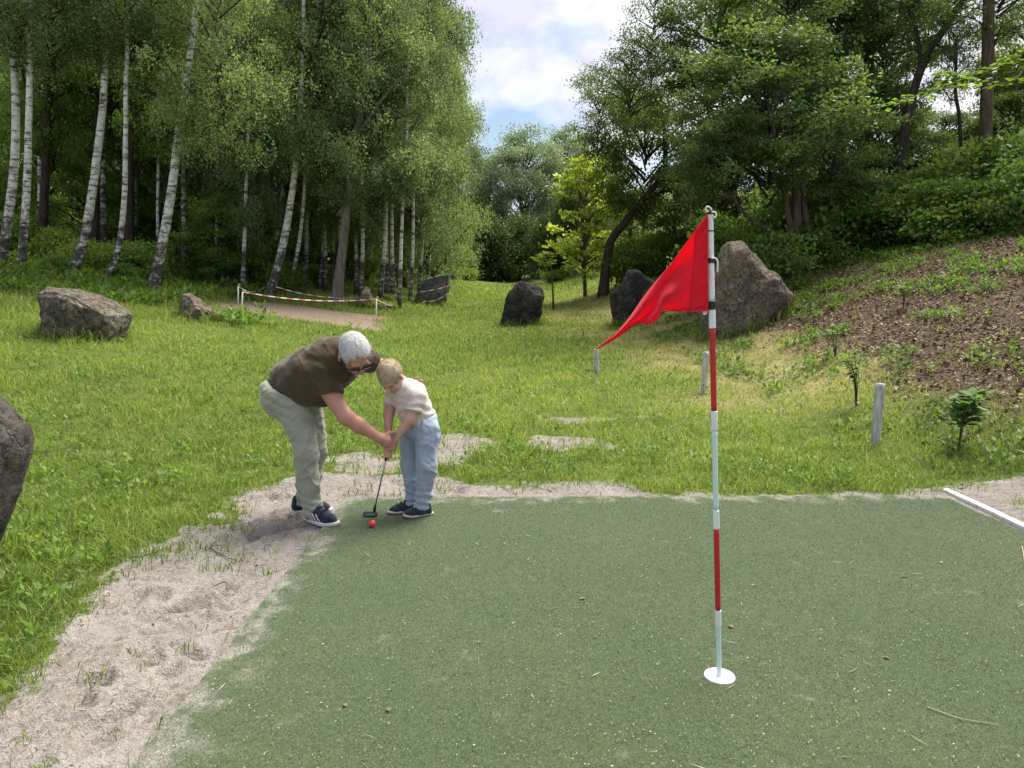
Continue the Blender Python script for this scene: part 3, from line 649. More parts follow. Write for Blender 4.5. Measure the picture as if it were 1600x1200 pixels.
# thin stems deeper in the wood
rs = np.random.default_rng(77)
for i, x in enumerate([ -35, 75, 110, 212, 245, 322, 345, 368, 402, 478, 496, 508, 519, 556, 603, 612, 624, 633]):
    D = rs.uniform(25, 36) if x > 300 else rs.uniform(23, 30); ln = rs.uniform(-6, 12)
    by = 432 if x > 300 else 415
    tree('birch_tree', THIN[i], [([(x, by), (x + ln * 0.4, 330), (x + ln, 200)], rs.uniform(5, 8), 4, 0)],
         [('birchg%d' % (i % 2) if i % 3 else 'birch%d' % (i % 3), x + ln + rs.uniform(-15, 15), rs.uniform(0, 110), rs.uniform(70, 95), rs.uniform(150, 200), 1)], BIR, 'thin birches deep in the wood', D=D, nseg=10, sides=6)
rs = np.random.default_rng(78)
for i, x in enumerate([338, 380, 402, 478, 503, 530, 566, 598, 624]):
    ln = rs.uniform(-4, 14); by = rs.uniform(434, 444)
    tree('birch_tree', 'slender white birch in the crowd of thin stems beyond the taped pit', [([(x - rs.uniform(0, 9), by), (x + ln * .2, 390), (x + ln * 0.5, 310), (x + ln, 200)], rs.uniform(6, 9), 4.5, 0)],
         [('birchg%d' % (i % 2), x + ln + rs.uniform(-10, 10), rs.uniform(130, 200), rs.uniform(52, 70), rs.uniform(150, 185), .5)], BIR, 'slender birches beyond the pit', D=rs.uniform(21.5, 26), nseg=12, sides=6, up_scale=1.2)
# dark understorey beeches and the back of the wood
for i, (x, y, rx, rz, D, by) in enumerate([(-40, 250, 95, 150, 25, 425), (70, 240, 90, 130, 27, 425), (135, 330, 75, 80, 24.5, 430), (205, 230, 85, 150, 27, 425), (240, 345, 70, 75, 26, 432), (320, 260, 85, 150, 26, 435), (345, 370, 68, 62, 22.5, 440),
                                     (395, 330, 75, 95, 24, 440), (440, 300, 80, 120, 30, 430), (505, 330, 75, 110, 33, 430), (570, 340, 65, 95, 35, 428), (625, 345, 60, 90, 38, 425), (690, 330, 48, 80, 43, 420)]):
    tree('beech_tree', UNDER[i], [([(x, by), (x + 3, y + 40), (x, y)], 8, 4, 0)], [('beech%d' % (i % 3), x, y, rx, rz, 0)], bark_dark, 'understorey trees in the wood', D=D, nseg=8, sides=6)
for i, (x, y, rx, rz, D) in enumerate([(-60, 120, 130, 260, 36), (60, 140, 130, 250, 39), (165, 130, 120, 250, 37), (265, 150, 120, 250, 40), (365, 140, 115, 250, 38), (465, 170, 110, 240, 42), (555, 190, 100, 230, 45), (625, 90, 85, 190, 44), (672, 60, 60, 170, 46), (668, 270, 66, 150, 48), (-150, 150, 140, 260, 33)]):
    tree('tall_tree', BACK[i], [([(x, 425), (x, 300), (x, 150)], 11, 7, 0)], [('beech%d' % (i % 3), x, y, rx, rz, 0)], bark_dark, 'tall trees at the back of the wood', D=D, nseg=8, sides=6)

# far end of the valley
tree('willow_tree', 'silvery rounded willow closing the far end of the valley', [([(838, 420), (828, 370), (815, 320), (800, 270)], 12, 5, 0), ([(832, 385), (850, 330), (862, 280)], 7, 3, 0)], [('willow', 822, 308, 74, 98, 0)], bark_dark, D=62)
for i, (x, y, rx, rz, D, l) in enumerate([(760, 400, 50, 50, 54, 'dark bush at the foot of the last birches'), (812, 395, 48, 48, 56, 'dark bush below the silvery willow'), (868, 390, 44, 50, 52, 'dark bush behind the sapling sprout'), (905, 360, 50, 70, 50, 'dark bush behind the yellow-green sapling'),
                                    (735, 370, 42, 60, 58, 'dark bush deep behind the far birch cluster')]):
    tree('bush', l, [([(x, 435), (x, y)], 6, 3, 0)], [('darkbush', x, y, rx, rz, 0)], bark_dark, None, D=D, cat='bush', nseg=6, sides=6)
for x, y, rx, rz, D, l in ((935, 305, 52, 80, 46, 'olive tree filling the gap behind the dark forked tree'), (985, 345, 55, 60, 40, 'low olive tree beneath the boughs of the dark forked tree'), (765, 330, 40, 80, 60, 'grey-green tree between the last birch and the willow')):
    tree('far_tree', l, [([(x, 425), (x, y + 20), (x, y)], 6, 3, 0)], [('olive0' if x > 900 else 'willow', x, y, rx, rz, 0)], bark_dark, D=D, nseg=8, sides=6)
tree('round_tree', 'pale grey-green tree showing over the far willow', [([(890, 420), (885, 330), (880, 270)], 7, 4, 0)], [('willow', 885, 285, 50, 78, 0)], bark_dark, D=66)
# the bank on the right
tree('leaning_tree', 'dark forked tree leaning away behind the yellow-green sapling', [([(942, 428), (952, 385), (975, 350), (1000, 318), (1040, 270)], 15, 8, 0), ([(975, 350), (1010, 310), (1075, 290)], 8, 3, 0)],
     [('olive0', 1010, 225, 100, 105, 0.4), ('sparse', 935, 180, 62, 62, 0), ('olive1', 1055, 320, 75, 52, -.5)], bark_dark, D=26)
tree('cherry_tree', 'many-stemmed dark tree arching over the tall brown boulder', [([(1247, 372), (1244, 310), (1236, 250), (1230, 190)], 16, 8, 0), ([(1238, 370), (1224, 295), (1217, 240), (1200, 170)], 10, 5, -.3), ([(1262, 368), (1254, 290), (1262, 220), (1280, 140)], 10, 5, .3),
     ([(1228, 372), (1172, 342), (1140, 302), (1100, 260), (1065, 235)], 7, 3, -.8), ([(1222, 292), (1190, 232), (1130, 205), (1080, 195)], 5, 2, -.5)],
     [('right0', 1205, 175, 150, 125, 0), ('right1', 1115, 235, 95, 85, -.4), ('right2', 1300, 230, 95, 85, 0.3)], bark_brown, D=17)
tree('cherry_tree', 'tall dark tree whose crown reaches out over the sky gap', [([(1285, 345), (1284, 250), (1270, 150), (1240, 60)], 12, 7, 0), ([(1270, 150), (1190, 90), (1100, 60), (1030, 40)], 5, 2, 0)],
     [('right1', 1120, 60, 115, 90, 0), ('sparse', 1020, 50, 62, 70, 0), ('right2', 1230, 20, 120, 100, 0), ('sparse', 985, 150, 72, 62, 0)], bark_dark, D=20)
tree('tall_tree', 'thick straight dark trunk behind the many-stemmed tree', [([(1310, 330), (1311, 200), (1316, 60), (1318, -40)], 19, 15, 0)], [('right0', 1330, 70, 120, 130, 0), ('right2', 1385, 190, 75, 80, 0)], bark_dark, D=20.5)
tree('tall_tree', 'dark trunk second along the bank from the many-stemmed tree', [([(1356, 320), (1357, 180), (1360, 0)], 16, 12, 0)], [('right1', 1390, 0, 110, 110, 0)], bark_dark, D=22)
tree('leaning_tree', 'slanting dark trunk leaning up the bank across the bright gap', [([(1392, 310), (1415, 200), (1440, 105), (1475, 45), (1515, -15)], 15, 9, 0), ([(1440, 105), (1430, 40), (1405, -20)], 7, 4, 0)], [('sparse', 1490, 10, 85, 70, 0)], bark_dark, D=19)
tree('tall_tree', 'straight tall trunk standing high on the bank near the frame edge', [([(1540, 290), (1541, 180), (1544, 60), (1546, -40)], 18, 15, 0)], [('sparse', 1560, -10, 100, 70, 0)], bark_brown, D=18)
tree('young_tree', 'thin crooked stem in the bright gap before the straight tall trunk', [([(1510, 270), (1500, 200), (1493, 140), (1495, 60)], 6, 4, 0)], [('sparse', 1490, 95, 42, 60, 0)], bark_dark, D=18.5)
for i, (x, y, rx, rz, D, cv) in enumerate([(1590, 160, 90, 100, 24, 'olive0'), (1560, 215, 80, 60, 21, 'olive1'), (1470, 235, 80, 55, 22, 'right0'), (1640, 60, 90, 120, 22, 'olive1'), (1420, 280, 90, 70, 20, 'right2'),
                                       (1150, 330, 80, 60, 27, 'olive0'), (1250, 300, 100, 90, 25, 'right1'), (1090, 300, 75, 75, 31, 'olive1'), (1340, 250, 110, 110, 27, 'right0'), (1700, 150, 120, 170, 20, 'right1'), (1180, 120, 130, 130, 30, 'right2'), (1280, 130, 120, 150, 29, 'right0')]):
    tree('bank_tree', BANKT[i], [([(x, 400), (x + 4, y + 30), (x, y)], 9, 4, 0)], [(cv, x, y, rx, rz, 0)], bark_dark, 'trees on top of the bank', D=D, nseg=8, sides=6)
# yellow-green sapling
tree('sapling', 'slim yellow-green sapling standing alone on the mown slope', [([(915, 464), (913, 420), (912, 370), (907, 320), (904, 270)], 5, 2.5, 0)], [('sapling', 914, 335, 64, 92, 0)], bark_brown, None, cat='sapling', nseg=12, sides=6)
tree('sapling', 'small low yellow-green sprout beside the slim sapling', [([(866, 440), (862, 420), (856, 405)], 3, 1.5, 0)], [('sapling', 852, 405, 18, 12, 0)], bark_brown, None, D=24, cat='sapling', nseg=8, sides=5)

# shrubs along the top of the litter slope and at the foot of the woods
def shrub(cv, x, y, r, rz, label, group, name='shrub', sink=0.2, rot=None):
    z = h1(x, y); root = empty(name, (x, y, z), label, 'shrub', group)
    lm_, bm_, rx, rz0 = CR[cv]; a = random.uniform(0, 6.28)
    for nm, me_ in (('foliage', lm_), ('stems', bm_)):
        o = obj(nm, me_, root, (0, 0, rz * (1 - sink))); o.scale = (r / rx, r / rx, rz / rz0); o.rotation_euler = (0, 0, a)
rs = np.random.default_rng(15)
for i in range(64):
    px, py = rs.uniform(1120, 1680), rs.uniform(300, 400)
    lo = 415 - 0.13 * max(0, px - 1300)
    if py > lo - 14: py = lo - 14 - rs.uniform(0, 60)
    g = G(px, py)
    if g[1] > 34 or g[1] < 14.5: 
        y = rs.uniform(15, 24); d = ray(px, 400); g = np.array([d[0] / d[1] * y, y, 0])
    s = rs.uniform(0.6, 1.15)
    shrub('shrub%d' % (i % 2), g[0], g[1], s, s * rs.uniform(0.6, 1.0), 'leafy green shrub in the thicket above the leaf litter', 'shrubs on the bank')
for i, (px, py) in enumerate([(1000, 415), (1020, 408), (1042, 402), (1062, 396), (1085, 392), (1030, 388), (1058, 380), (1090, 376), (985, 420), (1110, 390)]):
    g = G(px, py); s = rs.uniform(0.8, 1.1)
    y = min(g[1], 27); d = ray(px, py); x = d[0] / d[1] * y
    shrub('nettle', x, y, s, s * 0.75, 'bright green nettle clump lit on the bank behind the flag', 'nettle clumps behind the flag', 'nettle_clump')
for i in range(40):
    px = rs.uniform(-60, 540); D = rs.uniform(22, 31) if px > 250 else rs.uniform(19, 25)
    d = ray(px, 430); s = rs.uniform(0.4, 0.85)
    shrub(['shrub0', 'shrub1', 'nettle'][i % 3], d[0] / d[1] * D, D, s, s * 0.7, 'low leafy shrub on the shaded floor of the birch wood', 'low shrubs in the birch wood')
for i, (px, py) in enumerate([(735, 436), (850, 434), (870, 430), (720, 432)]):
    g = G(px, py); shrub('nettle', g[0], min(g[1], 48), 0.9, 0.45, 'rank grassy clump at the far end of the mown valley', 'rank clumps at the far end of the valley', 'grass_clump')

# ================================================================== grass and other uncountable cover
def blades(x, y, z, length, width, rnd, rs, lean=0.45, name='grass', mat=None):
    n = len(x); base = np.stack([x, y, z], 1)
    az = rs.uniform(0, 2 * np.pi, n); d = np.stack([np.cos(az), np.sin(az), np.zeros(n)], 1)
    az2 = rs.uniform(0, 2 * np.pi, n); wv = np.stack([np.cos(az2), np.sin(az2), np.zeros(n)], 1) * (width * 0.5)[:, None]
    ln = (rs.uniform(0.1, 1.0, n) * lean * length)[:, None]; up = np.array([0, 0, 1.0]) * length[:, None]
    m = base + d * ln * 0.30 + up * 0.55; t = base + d * ln * 1.05 + up * (0.98 - 0.25 * rs.uniform(0, 1, n)[:, None])
    V = np.stack([base - wv, base + wv, m + wv * 0.8, m - wv * 0.8, t], 1).reshape(-1, 3)
    k = np.arange(n)[:, None] * 5
    Q = k + np.array([[0, 1, 2, 3]]); T = k + np.array([[3, 2, 4]])
    return mesh_data(name, V, [Q, T], {'rnd': ('FACE', np.concatenate([rnd, rnd]))}, smooth=False, mats=[mat])
def grass_mat():
    b = MB('grass_blade'); r = b.attr('rnd')
    c = b.ramp(r, [(0.0, (0.090, 0.155, 0.030)), (0.40, (0.195, 0.280, 0.060)), (0.72, (0.33, 0.40, 0.115)), (0.80, (0.30, 0.30, 0.10)), (1.0, (0.48, 0.42, 0.22))])
    t = b.mix(1.0, c, (1.5, 1.5, 0.8), 'MULTIPLY')
    return b.leafy(c, 0.42, t, 0.5, 0.3)
gm = grass_mat()
rs = np.random.default_rng(401)
def sample_field(n, y0, y1, xl, xr):
    y = np.exp(rs.uniform(math.log(y0), math.log(y1), n)); x = rs.uniform(xl, xr, n) * (y + 1.2)
    return x, y
x, y = sample_field(500000, 2.0, 44, -0.80, 0.80)
sm_, lm_, pm_, dm_ = sand_mask(x, y), litter_mask(x, y), pit_mask(x, y), dry_mask(x, y)
patch = n2d(x, y, 0.45, 81, 3); big = n2d(x, y, 2.6, 82, 3); clump = n2d(x, y, 0.14, 83, 2)
ingreen = (x > GX0 - 0.02) & (x < GX1 + 0.25) & (y < GY1 + 0.05)
wood = sstep(-10.5, -13, x) * sstep(15, 18, y)
keep = rs.uniform(0, 1, len(x)) < (1 - sm_ * (1.0 - 0.30 * (clump > 0.42) * (n2d(x, y, 0.8, 87) > 0.0) - 0.012)) * (1 - 0.93 * lm_ * (clump < 0.5)) * (1 - 0.97 * pm_) * (1 - 0.85 * wood) * (0.5 + 0.5 * sstep(-0.6, 0.15, clump + 0.6 * patch))
r_ = x - toe(y)
keep &= ~ingreen & (y > 1.9) & (r_ < 9)
x, y, dm_, lm_, patch, big, clump, sm_ = [a[keep] for a in (x, y, dm_, lm_, patch, big, clump, sm_)]
n = len(x)
L = (0.058 + 0.0026 * y) * rs.uniform(0.5, 1.45, n) * (1 + 0.55 * patch + 0.35 * clump) * (1 - 0.35 * sm_)
nearleft = sstep(-1.6, -2.6, x) * sstep(6.5, 4, y)
L = L * (1 + 0.25 * nearleft); tallleft = sstep(-6.0, -8.0, x) * sstep(9, 12, y); L = L * (1 + 0.9 * tallleft)
L = L * (1 - 0.45 * dm_) * (1 - 0.3 * lm_); L = np.clip(L, 0.03, 0.4)
wd = (0.0026 + 0.00066 * y) * rs.uniform(0.7, 1.4, n)
rn = 0.36 + 0.26 * big + 0.20 * patch + 0.19 * rs.normal(size=n)
rn = np.clip(rn, 0.0, 0.74); dryp = rs.uniform(0, 1, n) < (0.06 + 0.62 * dm_ + 0.25 * lm_); rn = np.where(dryp, rs.uniform(0.78, 1.0, n), rn)
grass = obj('grass', blades(x, y, hgt(x, y) - 0.015, L, wd, rn, rs, 1.15, mat=gm))
tag(grass, 'rough meadow grass over the valley floor, straw-coloured on the slope', 'grass', kind='stuff')
# long unmown grass against the boulders
rs = np.random.default_rng(405); xs_, ys_ = [], []
for cx, cy, rw, rt in ROCKS:
    k_ = int(500 + 900 * rw); th_ = rs.uniform(0, 6.283, k_); q_ = rs.uniform(0.80, 1.18, k_); xs_.append(cx + rw * q_ * np.cos(th_)); ys_.append(cy + rt * q_ * np.sin(th_))
xs_, ys_ = np.concatenate(xs_), np.concatenate(ys_); m_ = (n2d(xs_, ys_, .35, 95) > -.15) & (pit_mask(xs_, ys_) < .3); xs_, ys_ = xs_[m_], ys_[m_]; n = len(xs_)
tg = obj('tall_grass', blades(xs_, ys_, hgt(xs_, ys_) - .02, rs.uniform(.12, .34, n), (.003 + .0007 * ys_) * rs.uniform(.7, 1.3, n), np.where(rs.uniform(0, 1, n) < .15, rs.uniform(.8, 1, n), np.clip(.3 + .2 * rs.normal(size=n), 0, .72)), rs, .9, 'tall_grass', gm))
tag(tg, 'long unmown grass growing up against the boulders', 'grass', kind='stuff')
# broad-leaved weeds (dock, plantain) in the meadow
def leaf_patch(name, n, sampler, leaf, mat, label, zlo, zhi, flat=0.6, per=7, cat='weeds'):
    rs = np.random.default_rng(len(name) * 31 + n); px, py = sampler(rs, n); C, A, Bv, rn = [], [], [], []
    zz = hgt(px, py)
    m = per; az = rs.uniform(0, 6.283, (len(px), m)); el = rs.uniform(0.15, 1.2, (len(px), m))
    sc = (rs.uniform(0.6, 1.3, len(px)) * (1 + 0.03 * py))[:, None] * leaf * rs.uniform(0.7, 1.2, (len(px), m))
    a = np.stack([np.cos(az) * np.cos(el), np.sin(az) * np.cos(el), np.sin(el)], -1)
    base = np.stack([px, py, zz], 1)[:, None] + np.stack([np.cos(az) * .03, np.sin(az) * .03, rs.uniform(zlo, zhi, az.shape)], -1)
    c = (base + a * sc[..., None] * 0.5).reshape(-1, 3); side = np.stack([-np.sin(az), np.cos(az), np.zeros_like(az)], -1)
    V, Q = leaf_quads(c, (a * sc[..., None] * 0.5).reshape(-1, 3), (side * sc[..., None] * 0.24).reshape(-1, 3))
    rn = np.clip(rs.uniform(0, 1, (len(px), 1)) * 0.6 + rs.uniform(0, 0.4, az.shape), 0, 1).ravel()
    o = obj(name, mesh_data(name, V, Q, {'rnd': ('FACE', rn)}, smooth=False, mats=[mat])); return tag(o, label, cat, kind='stuff')
L_weed = leaf_mat('leaf_weed', (0.06, 0.13, 0.02), (0.16, 0.26, 0.045), 0.4)
def s_meadow(rs, n):
    y = np.exp(rs.uniform(math.log(2.6), math.log(24), n)); x = rs.uniform(-0.8, 0.42, n) * (y + 1)
    k = (sand_mask(x, y) < 0.2) & (pit_mask(x, y) < 0.2) & (n2d(x, y, 1.2, 91) > -0.05) & ~((x > GX0) & (x < GX1) & (y < 5.4)) & (x < toe(y))
    return x[k], y[k]
leaf_patch('meadow_weeds', 6500, s_meadow, 0.042, L_weed, 'broad-leaved weeds scattered through the meadow grass', 0.02, 0.09)
def s_bank(rs, n):
    y = rs.uniform(5.4, 17, n); x = toe(y) + rs.uniform(-0.2, 8, n)
    k = (n2d(x, y, 0.8, 92) > -0.02) & (x < 0.95 * y + 1); return x[k], y[k]
leaf_patch('bank_weeds', 7000, s_bank, 0.055, L_shrub, 'small green seedlings and ivy growing through the leaf litter', 0.0, 0.10)
def s_wood(rs, n):
    y = rs.uniform(15, 32, n); x = -rs.uniform(0.33, 0.85, n) * y; k = (n2d(x, y, 1.5, 93) > -0.1) & (x < -3.5) & (pit_mask(x, y) < 0.1); return x[k], y[k]
leaf_patch('wood_weeds', 5200, s_wood, 0.10, L_weed, 'leafy ground plants on the edge of the birch wood', 0.0, 0.28)
# brown leaves on the bank
rs = np.random.default_rng(402); n = 52000
y = rs.uniform(5.3, 18, n); x = toe(y) + rs.uniform(-0.6, 9, n); k = (litter_mask(x, y) + 0.05 > rs.uniform(0, 1, n)) & (x < 0.9 * y + 1)
x, y = x[k], y[k]; n = len(x)
az = rs.uniform(0, 6.283, n); a = np.stack([np.cos(az), np.sin(az), rs.normal(size=n) * 0.35], 1); bb = np.stack([-np.sin(az), np.cos(az), rs.normal(size=n) * 0.45], 1)
l = rs.uniform(0.011, 0.032, n)[:, None]
V, Q = leaf_quads(np.stack([x, y, hgt(x, y) + rs.uniform(0.0, 0.03, n)], 1), a * l, bb * l * 0.6)
b = MB('dead_leaf'); c = b.ramp(b.attr('rnd'), [(0, (0.060, 0.042, 0.028)), (0.5, (0.125, 0.080, 0.056)), (0.85, (0.25, 0.175, 0.13)), (1, (0.42, 0.33, 0.26))]); b.done(b.principled(c, 0.8, spec=0.2))
tag(obj('leaf_litter', mesh_data('leaf_litter', V, Q, {'rnd': ('FACE', rs.uniform(0, 1, n))}, smooth=False, mats=[MATS['dead_leaf']])), 'brown fallen leaves covering the steep bank', 'leaf litter', kind='stuff')
# straw, sand crumbs and bits blown over the green and sand
def bits(name, x, y, z, lmin, lmax, asp, mat, label, rs, tilt=0.25):
    n = len(x); az = rs.uniform(0, 6.283, n); l = rs.uniform(lmin, lmax, n)[:, None]
    a = np.stack([np.cos(az), np.sin(az), rs.normal(size=n) * tilt * 0.3], 1) * l
    bb = np.stack([-np.sin(az), np.cos(az), rs.normal(size=n) * tilt], 1) * l * rs.uniform(asp * 0.6, asp * 1.4, n)[:, None]
    V, Q = leaf_quads(np.stack([x, y, z], 1), a, bb)
    return tag(obj(name, mesh_data(name, V, Q, {'rnd': ('FACE', rs.uniform(0, 1, n))}, smooth=False, mats=[mat])), label, 'debris', kind='stuff')
b = MB('straw_bit'); c = b.ramp(b.attr('rnd'), [(0, (0.10, 0.085, 0.05)), (0.35, (0.22, 0.20, 0.12)), (0.8, (0.42, 0.39, 0.27)), (1, (0.56, 0.53, 0.42))]); b.done(b.principled(c, 0.8, spec=0.2))
rs = np.random.default_rng(403)
n = 9000; y = np.exp(rs.uniform(math.log(1.5), math.log(5.15), n)); x = rs.uniform(GX0 + .03, GX1 - .03, n)
bits('turf_debris', x, y, np.full(n, 0.0215), 0.0014, 0.0052, 0.4, MATS['straw_bit'], 'straw bits and seed husks strewn over the putting green', rs)
n = 170; y = np.exp(rs.uniform(math.log(1.6), math.log(5.1), n)); x = rs.uniform(GX0 + .1, GX1 - .1, n)
bits('dry_stalks', x, y, np.full(n, 0.020), 0.012, 0.045, 0.04, MATS['straw_bit'], 'thin dry grass stalks lying on the putting green', rs)
n = 5200; y = np.exp(rs.uniform(math.log(1.8), math.log(6.2), n)); x = rs.uniform(-2.2, 3.6, n); k = (sand_mask(x, y) > 0.5) & ~((x > GX0 - .02) & (x < GX1 + .02) & (y < GY1 + .02)); x, y = x[k], y[k]
bits('sand_debris', x, y, hgt(x, y) + 0.012, 0.003, 0.014, 0.3, MATS['dead_leaf'], 'dark leaf crumbs and bark bits lying on the sand', rs, 0.5)
# single dead leaves and twigs one can pick out on the green and the sand
rs = np.random.default_rng(404)
def dead_leaf(px, py, s, label, a=None):
    p = G(px, py); on = (GX0 < p[0] < GX1) and p[1] < GY1; az = rs.uniform(0, 6.28) if a is None else a; nn = 9
    u = np.linspace(0, 1, nn); wv = np.sin(np.pi * u) ** 0.8 * 0.32; V = []
    for q in range(nn):
        for sgn in (-1, 0, 1): V.append((u[q] - .5, sgn * wv[q], 0.14 * abs(sgn) * wv[q] * 2 + 0.10 * math.sin(3.1 * u[q])))
    V = np.array(V) * s; ca, sa_ = math.cos(az), math.sin(az); V = np.stack([V[:, 0] * ca - V[:, 1] * sa_, V[:, 0] * sa_ + V[:, 1] * ca, V[:, 2]], 1)
    Q = [(q * 3 + c_, q * 3 + c_ + 1, q * 3 + c_ + 4, q * 3 + c_ + 3) for q in range(nn - 1) for c_ in (0, 1)]
    o = obj('dead_leaf', mesh_data('dead_leaf', V, np.array(Q), {'rnd': ('FACE', np.full(len(Q), rs.uniform(0.25, 0.95)))}), None, (p[0], p[1], 0.0165 if on else p[2] + 0.004), MATS['dead_leaf'])
    tag(o, label, 'leaf', 'dead leaves on the green')
dead_leaf(608, 1115, 0.028, 'pale dead leaf on the green straight in front of the ball')
dead_leaf(1142, 984, 0.031, 'brown curled leaf on the green just behind the flagstick foot')
dead_leaf(1385, 1033, 0.028, 'dead leaf on the green to the side of the flagstick disc')
dead_leaf(910, 940, 0.031, 'small dead leaf lying in the middle of the green')
dead_leaf(1412, 905, 0.031, 'brown leaf on the green towards the white edging board')
dead_leaf(1470, 882, 0.028, 'dead leaf nearest the white edging board')
dead_leaf(540, 1108, 0.025, 'thin dead leaf on the near part of the green below the putter')
dead_leaf(750, 797, 0.031, 'dead leaf on the sandy far rim of the green beside the child')
def twig(pts, r, label, lift=0.008, mat=None):
    g = np.array([G(*q) for q in pts]); on = ((g[:, 0] > GX0) & (g[:, 0] < GX1) & (g[:, 1] < GY1)); g[:, 2] = np.where(on, 0.0165, g[:, 2]) + lift
    V, Q, T = tube(spline(g, 14) - g[0], np.linspace(r, r * 0.5, 14), 5); o = obj('twig', mesh_data('twig', V, [Q, T]), None, g[0], mat or bark_brown); tag(o, label, 'twig', 'twigs on the ground')
straw = plain('dry_straw', (0.40, 0.36, 0.23), .7)
twig([(327, 858), (345, 868), (372, 880)], 0.004, 'thin brown twig lying on the sand left of the green')
twig([(330, 855), (352, 853)], 0.003, 'short twig end on the sand above the thin brown twig')
twig([(335, 918), (352, 912), (368, 928)], 0.0035, 'crooked twig on the sand near the green edge')
twig([(1448, 1112), (1500, 1130), (1560, 1140)], 0.0022, 'long dry stalk lying on the near corner of the green', 0.003, straw)
twig([(1597, 855), (1600, 875), (1601, 895)], 0.003, 'dry stalk lying beside the end of the white edging board', 0.003, straw)

# ================================================================== white edging board
pa, pb = np.array([GX1 + 0.055, GY1 + 0.13, 0]), np.array([GX1 + 0.03, 1.5, 0])
dv = norm(pb - pa); sv = np.array([-dv[1], dv[0], 0]); prof = [(-0.026, 0), (-0.026, 0.05), (-0.021, 0.056), (0.021, 0.056), (0.026, 0.05), (0.026, 0)]
N = 60; V = []
for t in np.linspace(0, 1, N):
    c = pa + (pb - pa) * t; wz = 0.004 * vnoise(np.array([[t * 9, 0, 0]]), 4)[0]
    for s_, z_ in prof: V.append(c + sv * (s_ + wz) + np.array([0, 0, z_ - 0.012 + wz]))
V = np.array(V); m = len(prof)
Q = np.array([(i * m + j, i * m + j + 1, (i + 1) * m + j + 1, (i + 1) * m + j) for i in range(N - 1) for j in range(m - 1)]); T = np.array([(0, j, j + 1) for j in range(1, m - 1)] + [((N - 1) * m, (N - 1) * m + j + 1, (N - 1) * m + j) for j in range(1, m - 1)])
b = MB('worn_white_paint'); v = b.world(); n_ = b.noise(v, 22, 6, 0.7); n3 = b.noise(v, 160, 3)
c = b.mix(b.ramp(n_, [(0.56, (0, 0, 0)), (0.66, (0.85, 0.85, 0.85))]), (0.66, 0.65, 0.62), (0.24, 0.19, 0.15)); c = b.mix(b.ramp(n3, [(0.62, (0, 0, 0)), (0.7, (0.6, 0.6, 0.6))]), c, (0.2, 0.17, 0.14))
b.done(b.principled(c, 0.8, b.bump(n_, 0.4, 0.01), 0.2))
me = mesh_data('edging_board', V, [Q, T], smooth=False); o = obj('edging_board', me, mat=MATS['worn_white_paint'])
bm = bmesh.new(); bm.from_mesh(me); bmesh.ops.recalc_face_normals(bm, faces=bm.faces); bm.to_mesh(me); bm.free()
tag(o, 'worn white painted edging board along the side of the putting green', 'edging board')

# ================================================================== weathered stakes
b = MB('weathered_wood'); v = b.coord((9, 9, 1.2)); n_ = b.noise(v, 4, 6, 0.7); n3 = b.noise(b.coord(), 30, 4)
c = b.ramp(n_, [(0.3, (0.16, 0.155, 0.15)), (0.5, (0.42, 0.42, 0.42)), (0.7, (0.62, 0.63, 0.65))])
b.done(b.principled(c, 0.85, b.bump(n_, 0.7, 0.008), 0.2))
def stake(base, topp, wpx, label):
    g = G(*base); D = g[1]; t = P(*topp, D); r = wpx * 0.5 * D / FPX
    pl = np.array([g - [0, 0, 0.15], g * 0.5 + t * 0.5, t - (t - g) * 0.02, t]); pl = spline(pl, 9); rad = np.full(9, r); rad[-1] = r * 0.86; rad = rad * (1 + 0.06 * vnoise(pl * 9, 3))
    V, Q, T = tube(pl - g, rad, 12); V = V + 0.05 * r * vnoise(V * 60, 9)[:, None]
    me = mesh_data('wooden_stake', V, [Q, T]); o = obj('wooden_stake', me, None, g, MATS['weathered_wood'])
    return tag(o, label, 'stake', 'weathered stakes along the bank')
stake((1367, 692), (1376, 601), 14, 'short white-grey wooden stake nearest the green, at the foot of the litter slope')
stake((1099, 614), (1103, 551), 9, 'grey wooden stake standing right behind the flagstick')
stake((933, 586), (932, 546), 7, 'small grey stake below the tip of the red flag')

# ================================================================== barrier tape round the pit
white_rod = plain('white_rod', (0.72, 0.70, 0.66), 0.5, var=0.08)
b = MB('barrier_tape'); a = b.attr('along'); fr = b.math('FRACT', b.math('MULTIPLY', a, 3.2)); st = b.math('GREATER_THAN', fr, 0.5)
c = b.mix(st, (0.78, 0.74, 0.70), (0.58, 0.16, 0.13)); p = b.principled(c, 0.45); b.done(p)
def rod(base, topp, label, w=2.2):
    g = G(*base); t = P(topp[0], topp[1], g[1]); V, Q, T = tube(np.array([g - [0, 0, .1], g * .5 + t * .5, t]) - g, w * 0.5 * g[1] / FPX, 7)
    root = empty('barrier_rod', g, label, 'rod', 'white rods of the tape barrier'); obj('rod', mesh_data('rod', V, [Q, T]), root, None, white_rod)
    tp = t - g; hk = spline([tp, tp + [0.02, 0, .05], tp + [.05, 0, .04], tp + [.05, 0, 0.0]], 10); V, Q, T = tube(hk, 0.008, 6); obj('hook', mesh_data('hook', V, [Q, T]), root, None, white_rod)
    return t
t1 = rod((377, 492), (379, 456), 'white barrier rod at the near corner of the taped pit')
t2 = rod((372, 476), (372, 447), 'white barrier rod at the back corner of the taped pit')
t3 = rod((588, 500), (588, 467), 'white barrier rod by the spiked rock and the mown grass')
